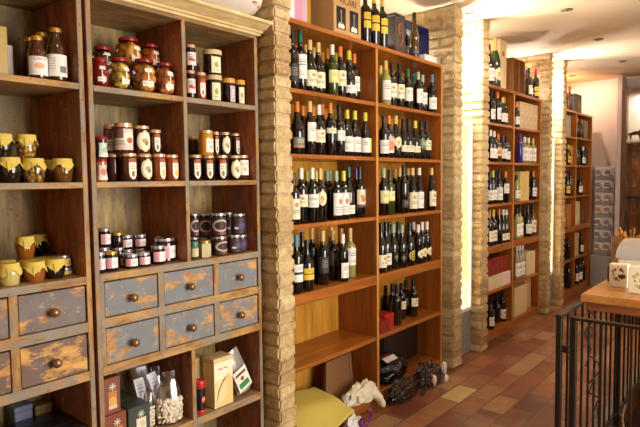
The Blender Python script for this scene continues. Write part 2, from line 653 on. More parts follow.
def cabinet(y0, y1, label, divs_up, div_low, drawers, dmats, low_shelf, cornice_end):
    yc = (y0 + y1) / 2
    t = thing('jar_cabinet', label, 'cabinet', (-2.23, yc, 0), 'sections of the old jar cabinet')
    XF, XB = -2.05, -2.415
    W = 0.02
    obj('side_panel', BX(XB, XF - 0.001, y0, y0 + W, 0, 2.20), M_CUB_SIDE, t)
    obj('side_panel', BX(XB, XF - 0.001, y1 - W, y1, 0, 2.20), M_CUB_SIDE, t)
    # pale front edges of the uprights
    obj('stile', BX(XF - 0.001, XF + 0.004, y0, y0 + W, 0, 2.205, 0.0015), M_FRAME, t)
    obj('stile', BX(XF - 0.001, XF + 0.004, y1 - W, y1, 0, 2.205, 0.0015), M_FRAME, t)
    obj('back_panel', BX(XB, XB + 0.012, y0 + W, y1 - W, 0.02, 2.20), M_CUB_BACK, t)
    obj('top_board', BX(XB, XF, y0, y1, 2.20, 2.232), M_CUB_SHELF, t)
    for d in divs_up:
        obj('divider', BX(XB + 0.012, XF - 0.001, d - 0.01, d + 0.01, 1.135, 2.20), M_CUB_SIDE, t)
        obj('stile', BX(XF - 0.001, XF + 0.004, d - 0.01, d + 0.01, 1.135, 2.205, 0.0015), M_FRAME, t)
    segs = [y0 + W] + [v for d in divs_up for v in (d - 0.01, d + 0.01)] + [y1 - W]
    for zt in (1.868, 1.497, 1.135):
        for a, b in zip(segs[0::2], segs[1::2]):
            if zt > 1.2:
                s = obj('shelf', BX(XB + 0.012, XF, a, b, zt - 0.022, zt), M_CUB_SHELF, t)
                e = bmesh.new()
                box(e, XF, XF + 0.0045, a, b, zt - 0.023, zt, 0.0015)
                obj('shelf_edge', e, M_FRAME_H, s)
        if zt < 1.2:
            s = obj('shelf', BX(XB + 0.012, XF, y0 + W, y1 - W, zt - 0.024, zt), M_CUB_SHELF, t)
            obj('shelf_edge', BX(XF, XF + 0.0045, y0 + W, y1 - W, zt - 0.03, zt, 0.0015), M_FRAME_H, s)
    # drawer rows
    for (za, zb) in ((0.918, 0.957), (0.728, 0.765)):
        obj('rail', BX(XB + 0.012, XF + 0.003, y0 + W, y1 - W, za, zb, 0.0015), M_FRAME_H, t)
    gaps = [(y0 + W, drawers[0][0])] + [(p[1], q[0]) for p, q in zip(drawers, drawers[1:])] + [(drawers[-1][1], y1 - W)]
    for (a, b) in gaps:
        if b - a > 0.004:
            obj('drawer_stile', BX(XB + 0.012, XF + 0.002, a, b, 0.765, 1.106, 0.001), M_FRAME, t)
    for row, (za, zb, zk) in enumerate(((0.957, 1.105, 1.022), (0.765, 0.918, 0.834))):
        for (a, b) in drawers:
            bm = bmesh.new()
            box(bm, XF - 0.020, XF - 0.002, a + 0.003, b - 0.003, za + 0.003, zb - 0.006, 0.002)
            box(bm, XB + 0.03, XF - 0.020, a + 0.012, b - 0.012, za + 0.01, zb - 0.03)
            d = obj('drawer', bm, dmats[row], t)
            yk = (a + b) / 2 - 0.004
            bm = bmesh.new()
            lathe(bm, [(0.010, 0), (0.007, 0.005), (0.0068, 0.010), (0.013, 0.014), (0.0175, 0.021), (0.0168, 0.028), (0.011, 0.034), (0.004, 0.036)], 18)
            bmesh.ops.rotate(bm, verts=bm.verts, cent=(0, 0, 0), matrix=Matrix.Rotation(PI / 2, 3, 'Y'))
            bmesh.ops.translate(bm, verts=bm.verts, vec=(XF - 0.002, yk, zk))
            obj('knob', bm, M_KNOB, d, 60)
    # lower compartments
    if div_low:
        obj('divider', BX(XB + 0.012, XF - 0.001, div_low - 0.011, div_low + 0.011, 0.06, 0.728), M_CUB_SIDE, t)
        obj('stile', BX(XF - 0.001, XF + 0.004, div_low - 0.011, div_low + 0.011, 0.06, 0.728, 0.0015), M_FRAME, t)
    ls = [y0 + W] + ([div_low - 0.011, div_low + 0.011] if div_low else []) + [y1 - W]
    for a, b in zip(ls[0::2], ls[1::2]):
        s = obj('shelf', BX(XB + 0.012, XF, a, b, low_shelf - 0.025, low_shelf), M_CUB_SHELF, t)
        obj('shelf_edge', BX(XF, XF + 0.0045, a, b, low_shelf - 0.035, low_shelf, 0.0015), M_FRAME_H, s)
    obj('bottom_board', BX(XB + 0.012, XF, y0 + W, y1 - W, 0.0, 0.06), M_FRAME_H, t)
    # moulded cornice
    prof = [(-2.05, 2.2130), (-2.034, 2.2130), (-2.030, 2.2215), (-2.018, 2.2244), (-2.014, 2.2315), (-1.992, 2.2386), (-1.972, 2.2499), (-1.962, 2.2528), (-1.950, 2.2542), (-1.946, 2.2585), (-1.946, 2.2670), (-2.05, 2.2670)]
    obj('top_cover', BX(XB, -2.05, y0, y1, 2.253, 2.267), M_CUB_SHELF, t)
    bm = bmesh.new()
    extrude_profile(bm, prof, y0, y1 + cornice_end)
    obj('cornice', bm, M_CORNICE, t, 25)
    return t


cabinet(0.20, 1.060, 'weathered pine cabinet section with yellow cloth-topped jars and brown worn drawers', [0.635], None,
        [(0.225, 0.475), (0.50, 0.760), (0.789, 1.038)], (M_DRAWER_C, M_DRAWER_B), 0.403, 0.014)
cabinet(1.075, 1.965, 'weathered pine cabinet section with blue-grey drawers beside the brick pillar', [1.521], 1.531,
        [(1.112, 1.358), (1.386, 1.660), (1.692, 1.944)], (M_DRAWER, M_DRAWER), 0.403, 0.014)


# ------------------------------------------------------------------ wine racks
def wine_rack(y0, y1, yd, top, label, levels=(0.455, 0.865, 1.25, 1.635, 1.985)):
    t = thing('wine_rack', label, 'wine rack', (-2.19, (y0 + y1) / 2, 0), 'wine racks along the wall')
    XF, XB = -2.03, -2.36
    W = 0.024
    obj('side_panel', BX(XB, XF, y0, y0 + W, 0, top, 0.002), M_RACK_V, t)
    obj('side_panel', BX(XB, XF, y1 - W, y1, 0, top, 0.002), M_RACK_V, t)
    obj('divider', BX(XB, XF, yd - W / 2, yd + W / 2, 0.07, top - 0.026, 0.002), M_RACK_V, t)
    for a, b in ((y0, y0 + W), (y1 - W, y1)):
        obj('edge_strip', BX(XF, XF + 0.003, a, b, 0, top, 0.001), M_RACK_E, t)
    obj('edge_strip', BX(XF, XF + 0.003, yd - W / 2, yd + W / 2, 0.0, top - 0.026, 0.001), M_RACK_E, t)
    obj('back_panel', BX(XB, XB + 0.010, y0 + W, y1 - W, 0.0, top - 0.026), M_RACK_B, t)
    obj('top_board', BX(XB, XF, y0 + W, y1 - W, top - 0.026, top, 0.002), M_RACK_H, t)
    obj('plinth', BX(XF - 0.03, XF - 0.004, y0 + W, y1 - W, 0, 0.055), M_RACK_H, t)
    for a, b in ((y0 + W, yd - W / 2), (yd + W / 2, y1 - W)):
        obj('shelf', BX(XB + 0.01, XF - 0.002, a, b, 0.055, 0.078, 0.002), M_RACK_H, t)
        for z in levels:
            th = 0.062 if abs(z - 0.865) < 0.01 else 0.024
            obj('shelf', BX(XB + 0.01, XF - 0.001, a, b, z - th, z, 0.002), M_RACK_H, t)
    return t


wine_rack(2.125, 3.892, 3.0, 2.352, 'long cherry-wood wine rack nearest the camera, beside the first brick pillar')
wine_rack(4.592, 6.125, 5.35, 2.318, 'cherry-wood wine rack standing between the second and third lit brick pillars')
wine_rack(6.757, 8.160, 7.44, 2.300, 'cherry-wood wine rack at the far end beside the postcard stand')

# ------------------------------------------------------------------ wine bottles: (shape, glass, capsule, label, label span, x, y, height)
BOTTLES = [
 ('nearest rack', 'left bay', 'top shelf', 1.985, [
  ('bx', 'dark', 'k', 'd', (0.12, 0.42), -2.079, 2.259, 0.321),
  ('bx', 'dark', 'g', 'w', (0.2, 0.6), -2.091, 2.337, 0.333),
  ('bg', 'dark', 't', 'c', (0.12, 0.42), -2.09, 2.416, 0.296),
  ('bg', 'dark', 't', 'c', (0.12, 0.42), -2.098, 2.5, 0.298),
  ('bx', 'green', 'w', 'l', (0.25, 0.5), -2.079, 2.605, 0.302),
  ('bx', 'dark', 'o', 'c', (0.22, 0.52), -2.079, 2.682, 0.303),
  ('bg', 'dark', 'y', 'w', (0.12, 0.28), -2.082, 2.772, 0.295),
  ('bx', 'dark', 'o', 'w', (0.22, 0.52), -2.139, 2.905, 0.307),
  ('bx', 'dark', 'o', 'w', (0.22, 0.45), -2.203, 2.945, 0.333),
  ('bx', 'dark', 't', 'n', (0.12, 0.42), -2.179, 2.482, 0.296),
  ('bg', 'dark', 't', 'n', (0.12, 0.42), -2.182, 2.563, 0.293),
  ('bx', 'green', 'o', 'n', (0.12, 0.42), -2.179, 2.681, 0.307),
  ('bx', 'dark', 'y', 'n', (0.12, 0.42), -2.199, 2.79, 0.303),
 ]),
 ('nearest rack', 'right bay', 'top shelf', 1.985, [
  ('bx', 'white', 't', 'w', (0.12, 0.55), -2.079, 3.177, 0.296),
  ('bx', 'dark', 'k', 'c', (0.2, 0.52), -2.079, 3.253, 0.294),
  ('bx', 'dark', 'k', 'c', (0.2, 0.52), -2.079, 3.351, 0.302),
  ('bx', 'dark', 'g', 'w', (0.2, 0.52), -2.079, 3.461, 0.283),
  ('bx', 'dark', 's', 'w', (0.2, 0.55), -2.079, 3.606, 0.282),
  ('bx', 'dark', 's', 'w', (0.22, 0.52), -2.119, 3.742, 0.284),
  ('bx', 'dark', 'b', 'w', (0.1, 0.4), -2.079, 3.815, 0.289),
  ('bx', 'white', 't', 'n', (0.12, 0.42), -2.159, 3.234, 0.282),
  ('bx', 'dark', 'k', 'n', (0.12, 0.42), -2.179, 3.474, 0.277),
  ('bg', 'green', 'g', 'n', (0.12, 0.42), -2.198, 3.746, 0.28),
  ('bx', 'dark', 'b', 'n', (0.12, 0.42), -2.236, 3.815, 0.318),
 ]),
 ('nearest rack', 'left bay', 'second shelf', 1.635, [
  ('bg', 'dark', 'o', 'g', (0.12, 0.32), -2.082, 2.292, 0.288),
  ('bx', 'dark', 't', 'w', (0.25, 0.6), -2.079, 2.396, 0.301),
  ('bx', 'dark', 'w', 'c', (0.25, 0.5), -2.079, 2.477, 0.289),
  ('bx', 'dark', 'o', 'c', (0.42, 0.52), -2.079, 2.581, 0.31),
  ('bx', 'dark', 'k', 'w', (0.3, 0.5), -2.079, 2.667, 0.304),
  ('bg', 'dark', 'y', 'w', (0.1, 0.42), -2.082, 2.749, 0.284),
  ('bg', 'dark', 'y', 'w', (0.1, 0.42), -2.086, 2.835, 0.286),
  ('bg', 'dark', 'y', 'v', (0.1, 0.42), -2.082, 2.942, 0.283),
  ('bx', 'dark', 'o', 'n', (0.12, 0.42), -2.179, 2.449, 0.29),
  ('bx', 'dark', 'o', 'n', (0.12, 0.42), -2.188, 2.552, 0.3),
  ('bx', 'dark', 'o', 'n', (0.12, 0.42), -2.179, 2.628, 0.315),
  ('bg', 'dark', 'y', 'n', (0.12, 0.42), -2.182, 2.769, 0.289),
 ]),
 ('nearest rack', 'right bay', 'second shelf', 1.635, [
  ('bx', 'dark', 'k', 'w', (0.1, 0.42), -2.079, 3.151, 0.279),
  ('bx', 'dark', 'o', 'k', (0.12, 0.5), -2.087, 3.227, 0.286),
  ('bg', 'dark', 't', 'x', (0.25, 0.5), -2.082, 3.306, 0.291),
  ('bg', 'dark', 'k', 'c', (0.17, 0.33), -2.082, 3.404, 0.278),
  ('bg', 'dark', 'k', 'c', (0.17, 0.33), -2.086, 3.486, 0.285),
  ('bg', 'dark', 'y', 'c', (0.17, 0.33), -2.082, 3.569, 0.276),
  ('bx', 'dark', 'k', 'G', (0.3, 0.52), -2.079, 3.65, 0.274),
  ('bx', 'dark', 'k', 'c', (0.25, 0.5), -2.079, 3.732, 0.28),
 ]),
 ('nearest rack', 'left bay', 'third shelf', 1.25, [
  ('bx', 'dark', 'k', 'c', (0.1, 0.5), -2.079, 2.251, 0.283),
  ('bx', 'dark', 'w', 'c', (0.3, 0.52), -2.091, 2.329, 0.311),
  ('bx', 'dark', 'w', 'w', (0.28, 0.52), -2.079, 2.411, 0.311),
  ('bx', 'dark', 't', 'x', (0.3, 0.58), -2.083, 2.487, 0.309),
  ('bx', 'dark', 's', 'r', (0.1, 0.55), -2.079, 2.632, 0.295),
  ('bx', 'dark', 'y', 'r', (0.1, 0.55), -2.083, 2.71, 0.295),
  ('bg', 'dark', 'g', 'w', (0.08, 0.25), -2.132, 2.827, 0.322),
  ('bx', 'dark', 'k', 'p', (0.2, 0.55), -2.099, 2.901, 0.322),
  ('bx', 'dark', 'p', 'w', (0.22, 0.55), -2.16, 2.945, 0.315),
  ('bx', 'dark', 'y', 'n', (0.12, 0.42), -2.179, 2.481, 0.296),
  ('bx', 'dark', 'y', 'n', (0.12, 0.42), -2.188, 2.576, 0.297),
  ('bx', 'dark', 's', 'n', (0.12, 0.42), -2.179, 2.664, 0.297),
  ('bx', 'dark', 's', 'n', (0.12, 0.42), -2.212, 2.736, 0.298),
 ]),
 ('nearest rack', 'right bay', 'third shelf', 1.25, [
  ('bx', 'dark', 's', 'l', (0.25, 0.52), -2.079, 3.147, 0.317),
  ('bx', 'green', 'k', 'l', (0.3, 0.52), -2.079, 3.222, 0.307),
  ('bx', 'dark', 'k', 'd', (0.12, 0.28), -2.079, 3.405, 0.34),
  ('fl', 'dark', 't', 'c', (0.08, 0.45), -2.078, 3.524, 0.32),
  ('fl', 'dark', 'w', 'w', (0.08, 0.45), -2.078, 3.62, 0.32),
  ('fl', 'dark', 't', 'c', (0.1, 0.45), -2.078, 3.807, 0.322),
  ('bx', 'dark', 't', 'n', (0.12, 0.42), -2.179, 3.445, 0.314),
  ('bg', 'dark', 't', 'n', (0.12, 0.42), -2.186, 3.524, 0.322),
  ('fl', 'dark', 't', 'n', (0.12, 0.42), -2.188, 3.647, 0.319),
 ]),
 ('nearest rack', 'left bay', 'fourth shelf', 0.865, [
  ('bx', 'dark', 'b', 'b', (0.2, 0.5), -2.079, 2.268, 0.324),
  ('bg', 'dark', 'k', 'y', (0.22, 0.45), -2.082, 2.36, 0.287),
  ('bx', 'dark', 'w', 'w', (0.08, 0.4), -2.088, 2.703, 0.293),
  ('bx', 'white', 't', 'w', (0.25, 0.6), -2.139, 2.848, 0.316),
  ('bx', 'dark', 't', 'd', (0.22, 0.52), -2.119, 2.547, 0.325),
  ('bx', 'dark', 't', 'd', (0.3, 0.6), -2.167, 2.705, 0.31),
  ('bx', 'dark', 'k', 'n', (0.12, 0.42), -2.179, 2.43, 0.322),
  ('bx', 'dark', 't', 'n', (0.12, 0.42), -2.196, 2.539, 0.337),
  ('bg', 'dark', 't', 'n', (0.12, 0.42), -2.232, 2.769, 0.324),
  ('bx', 'dark', 't', 'n', (0.12, 0.42), -2.239, 2.882, 0.306),
 ]),
 ('nearest rack', 'right bay', 'fourth shelf', 0.865, [
  ('bg', 'dark', 'k', 'c', (0.1, 0.36), -2.082, 3.117, 0.333),
  ('bg', 'dark', 'k', 'c', (0.12, 0.36), -2.098, 3.202, 0.333),
  ('bg', 'dark', 's', 'D', (0.15, 0.38), -2.094, 3.288, 0.313),
  ('bg', 'dark', 's', 'D', (0.12, 0.34), -2.082, 3.384, 0.304),
  ('bg', 'dark', 'k', 'Y', (0.12, 0.36), -2.082, 3.489, 0.307),
  ('bx', 'dark', 'w', 'x', (0.14, 0.36), -2.079, 3.606, 0.288),
  ('bx', 'dark', 'w', 'x', (0.14, 0.36), -2.091, 3.686, 0.301),
  ('bx', 'dark', 'w', 'x', (0.14, 0.36), -2.095, 3.765, 0.299),
  ('bx', 'dark', 'k', 'G', (0.1, 0.55), -2.152, 3.815, 0.292),
  ('bg', 'dark', 'k', 'n', (0.12, 0.42), -2.182, 3.495, 0.31),
  ('bx', 'dark', 'w', 'n', (0.12, 0.42), -2.208, 3.762, 0.291),
  ('bg', 'dark', 'k', 'n', (0.12, 0.42), -2.202, 3.404, 0.315),
 ]),
 ('nearest rack', 'right bay', 'fifth shelf', 0.455, [
  ('bx', 'dark', 'k', 'c', (0.28, 0.5), -2.128, 3.621, 0.287),
  ('bx', 'dark', 'k', 'n', (0.12, 0.42), -2.099, 3.339, 0.285),
  ('bx', 'dark', 'k', 'c', (0.28, 0.5), -2.168, 3.513, 0.265),
  ('bx', 'dark', 'k', 'c', (0.28, 0.5), -2.204, 3.636, 0.265),
  ('bx', 'dark', 'k', 'l', (0.2, 0.5), -2.168, 3.39, 0.276),
  ('bx', 'dark', 'k', 'n', (0.12, 0.42), -2.243, 3.417, 0.25),
 ]),
 ('middle rack', 'left bay', 'top shelf', 1.985, [
  ('bx', 'dark', 'k', 'w', (0.12, 0.42), -2.079, 4.925, 0.3),
  ('bx', 'dark', 'o', 'w', (0.15, 0.5), -2.079, 5.062, 0.3),
  ('bx', 'dark', 'y', 'w', (0.12, 0.42), -2.079, 5.182, 0.262),
  ('bx', 'dark', 'o', 'w', (0.12, 0.42), -2.108, 5.295, 0.281),
  ('bx', 'dark', 'o', 'w', (0.12, 0.42), -2.187, 5.295, 0.3),
  ('bx', 'dark', 'k', 'w', (0.12, 0.42), -2.135, 5.116, 0.3),
  ('bx', 'dark', 'k', 'n', (0.12, 0.42), -2.263, 5.295, 0.3),
 ]),
 ('middle rack', 'right bay', 'top shelf', 1.985, [
  ('bx', 'dark', 'o', 'w', (0.12, 0.42), -2.079, 5.534, 0.25),
 ]),
 ('middle rack', 'left bay', 'second shelf', 1.635, [
  ('bx', 'dark', 'w', 'w', (0.12, 0.42), -2.079, 4.909, 0.29),
  ('bx', 'dark', 'w', 'r', (0.12, 0.42), -2.079, 4.989, 0.286),
  ('bx', 'amber', 'o', 'k', (0.22, 0.52), -2.079, 5.082, 0.264),
  ('bx', 'dark', 'p', 'w', (0.15, 0.5), -2.079, 5.203, 0.25),
  ('bx', 'dark', 'k', 'w', (0.12, 0.42), -2.079, 5.295, 0.25),
  ('bx', 'dark', 'k', 'n', (0.12, 0.42), -2.179, 5.278, 0.28),
  ('bx', 'dark', 'o', 'n', (0.12, 0.42), -2.255, 5.295, 0.281),
 ]),
 ('middle rack', 'right bay', 'second shelf', 1.635, [
  ('sl', 'blue', 'p', 'n', (0.12, 0.42), -2.072, 5.625, 0.293),
  ('bx', 'white', 'w', 'w', (0.1, 0.6), -2.079, 5.77, 0.27),
  ('bx', 'white', 'w', 'w', (0.1, 0.6), -2.079, 5.886, 0.265),
  ('bx', 'white', 't', 'w', (0.1, 0.6), -2.079, 6.021, 0.267),
  ('bx', 'amber', 'w', 'w', (0.1, 0.4), -2.151, 6.05, 0.276),
 ]),
 ('middle rack', 'left bay', 'third shelf', 1.25, [
  ('bx', 'dark', 'k', 'w', (0.12, 0.42), -2.079, 4.901, 0.303),
  ('bx', 'dark', 'y', 'w', (0.12, 0.42), -2.083, 4.983, 0.308),
  ('bx', 'dark', 'k', 'w', (0.1, 0.5), -2.079, 5.114, 0.299),
  ('bx', 'dark', 'o', 'w', (0.3, 0.6), -2.079, 5.273, 0.299),
  ('bx', 'dark', 'k', 'c', (0.3, 0.6), -2.151, 5.295, 0.306),
  ('bx', 'dark', 'k', 'c', (0.12, 0.42), -2.136, 5.172, 0.3),
  ('bx', 'dark', 'o', 'w', (0.3, 0.6), -2.227, 5.295, 0.298),
  ('bx', 'dark', 'k', 'n', (0.12, 0.42), -2.303, 5.295, 0.299),
 ]),
 ('middle rack', 'right bay', 'third shelf', 1.25, [
  ('bx', 'white', 'k', 'w', (0.12, 0.42), -2.079, 5.568, 0.265),
  ('bx', 'dark', 'o', 'w', (0.12, 0.42), -2.079, 6.049, 0.307),
  ('bx', 'dark', 'r', 'c', (0.12, 0.42), -2.155, 6.05, 0.32),
  ('bx', 'amber', 'k', 'w', (0.12, 0.42), -2.232, 6.05, 0.311),
 ]),
 ('middle rack', 'left bay', 'fourth shelf', 0.865, [
  ('bx', 'dark', 'o', 'c', (0.12, 0.42), -2.079, 4.901, 0.33),
  ('bx', 'dark', 'y', 'c', (0.12, 0.42), -2.079, 4.992, 0.331),
  ('fl', 'dark', 'o', 'n', (0.12, 0.42), -2.078, 5.121, 0.329),
  ('fl', 'dark', 'w', 'c', (0.08, 0.28), -2.078, 5.218, 0.319),
  ('fl', 'dark', 'w', 'c', (0.08, 0.28), -2.078, 5.296, 0.314),
  ('fl', 'dark', 'k', 'n', (0.12, 0.42), -2.156, 5.296, 0.297),
  ('bg', 'dark', 'k', 'n', (0.12, 0.42), -2.234, 5.292, 0.3),
 ]),
 ('middle rack', 'right bay', 'fourth shelf', 0.865, [
  ('bx', 'white', 'k', 'w', (0.1, 0.5), -2.079, 5.583, 0.316),
  ('bx', 'white', 'k', 'w', (0.1, 0.5), -2.099, 5.72, 0.32),
  ('bx', 'dark', 'k', 'n', (0.12, 0.42), -2.159, 6.001, 0.316),
  ('bg', 'dark', 'k', 'w', (0.1, 0.4), -2.082, 5.905, 0.338),
  ('bx', 'dark', 'k', 'n', (0.12, 0.42), -2.219, 6.05, 0.319),
  ('bx', 'amber', 'k', 'c', (0.1, 0.5), -2.079, 6.05, 0.338),
  ('bx', 'dark', 'k', 'n', (0.12, 0.42), -2.296, 6.05, 0.28),
 ]),
 ('middle rack', 'right bay', 'fifth shelf', 0.455, [
  ('sl', 'clear', 'w', 'w', (0.1, 0.5), -2.072, 5.569, 0.338),
  ('sl', 'clear', 'w', 'w', (0.1, 0.5), -2.072, 5.649, 0.338),
  ('sl', 'clear', 'w', 'w', (0.1, 0.5), -2.072, 5.731, 0.335),
 ]),
 ('middle rack', 'left bay', 'bottom shelf', 0.08, [
  ('bx', 'dark', 'k', 'w', (0.12, 0.42), -2.079, 4.94, 0.281),
  ('bx', 'dark', 'k', 'n', (0.12, 0.42), -2.128, 5.215, 0.25),
  ('bx', 'dark', 'k', 'r', (0.1, 0.4), -2.103, 5.286, 0.307),
  ('bx', 'dark', 'k', 'w', (0.1, 0.4), -2.179, 5.295, 0.266),
 ]),
 ('far rack', 'left bay', 'third shelf', 1.25, [
  ('bx', 'dark', 'k', 'y', (0.12, 0.42), -2.079, 7.261, 0.298),
  ('bx', 'amber', 'k', 'n', (0.12, 0.42), -2.079, 7.385, 0.311),
 ]),
 ('far rack', 'right bay', 'third shelf', 1.25, [
  ('bx', 'dark', 'k', 'w', (0.12, 0.42), -2.079, 7.808, 0.273),
 ]),
 ('far rack', 'right bay', 'second shelf', 1.635, [
  ('bx', 'green', 'k', 'n', (0.12, 0.42), -2.079, 7.672, 0.25),
  ('bx', 'dark', 'w', 'w', (0.12, 0.42), -2.079, 7.927, 0.25),
 ]),
 ('far rack', 'right bay', 'top shelf', 1.985, [
  ('bx', 'dark', 'o', 'n', (0.12, 0.42), -2.079, 7.656, 0.25),
  ('bx', 'amber', 'o', 'n', (0.12, 0.42), -2.079, 7.837, 0.25),
 ]),
 ('far rack', 'left bay', 'second shelf', 1.635, [
  ('bx', 'amber', 'y', 'y', (0.12, 0.42), -2.079, 7.265, 0.25),
 ]),
 ('far rack', 'left bay', 'fifth shelf', 0.455, [
  ('bx', 'dark', 'k', 'n', (0.12, 0.42), -2.079, 7.328, 0.265),
  ('bx', 'dark', 'k', 'n', (0.12, 0.42), -2.127, 7.385, 0.25),
 ]),
 ('far rack', 'right bay', 'fifth shelf', 0.455, [
  ('bx', 'dark', 'k', 'w', (0.12, 0.42), -2.079, 7.905, 0.294),
 ]),
 ('far rack', 'right bay', 'bottom shelf', 0.08, [
  ('bx', 'dark', 'k', 'w', (0.12, 0.42), -2.079, 7.715, 0.335),
  ('bx', 'dark', 'k', 'w', (0.12, 0.42), -2.079, 7.877, 0.335),
  ('bx', 'dark', 'k', 'n', (0.12, 0.42), -2.079, 8.021, 0.335),
 ]),
 ('far rack', 'left bay', 'bottom shelf', 0.08, [
  ('bx', 'dark', 'k', 'n', (0.12, 0.42), -2.079, 7.363, 0.335),
  ('bx', 'dark', 'k', 'n', (0.12, 0.42), -2.151, 7.385, 0.335),
 ]),
]
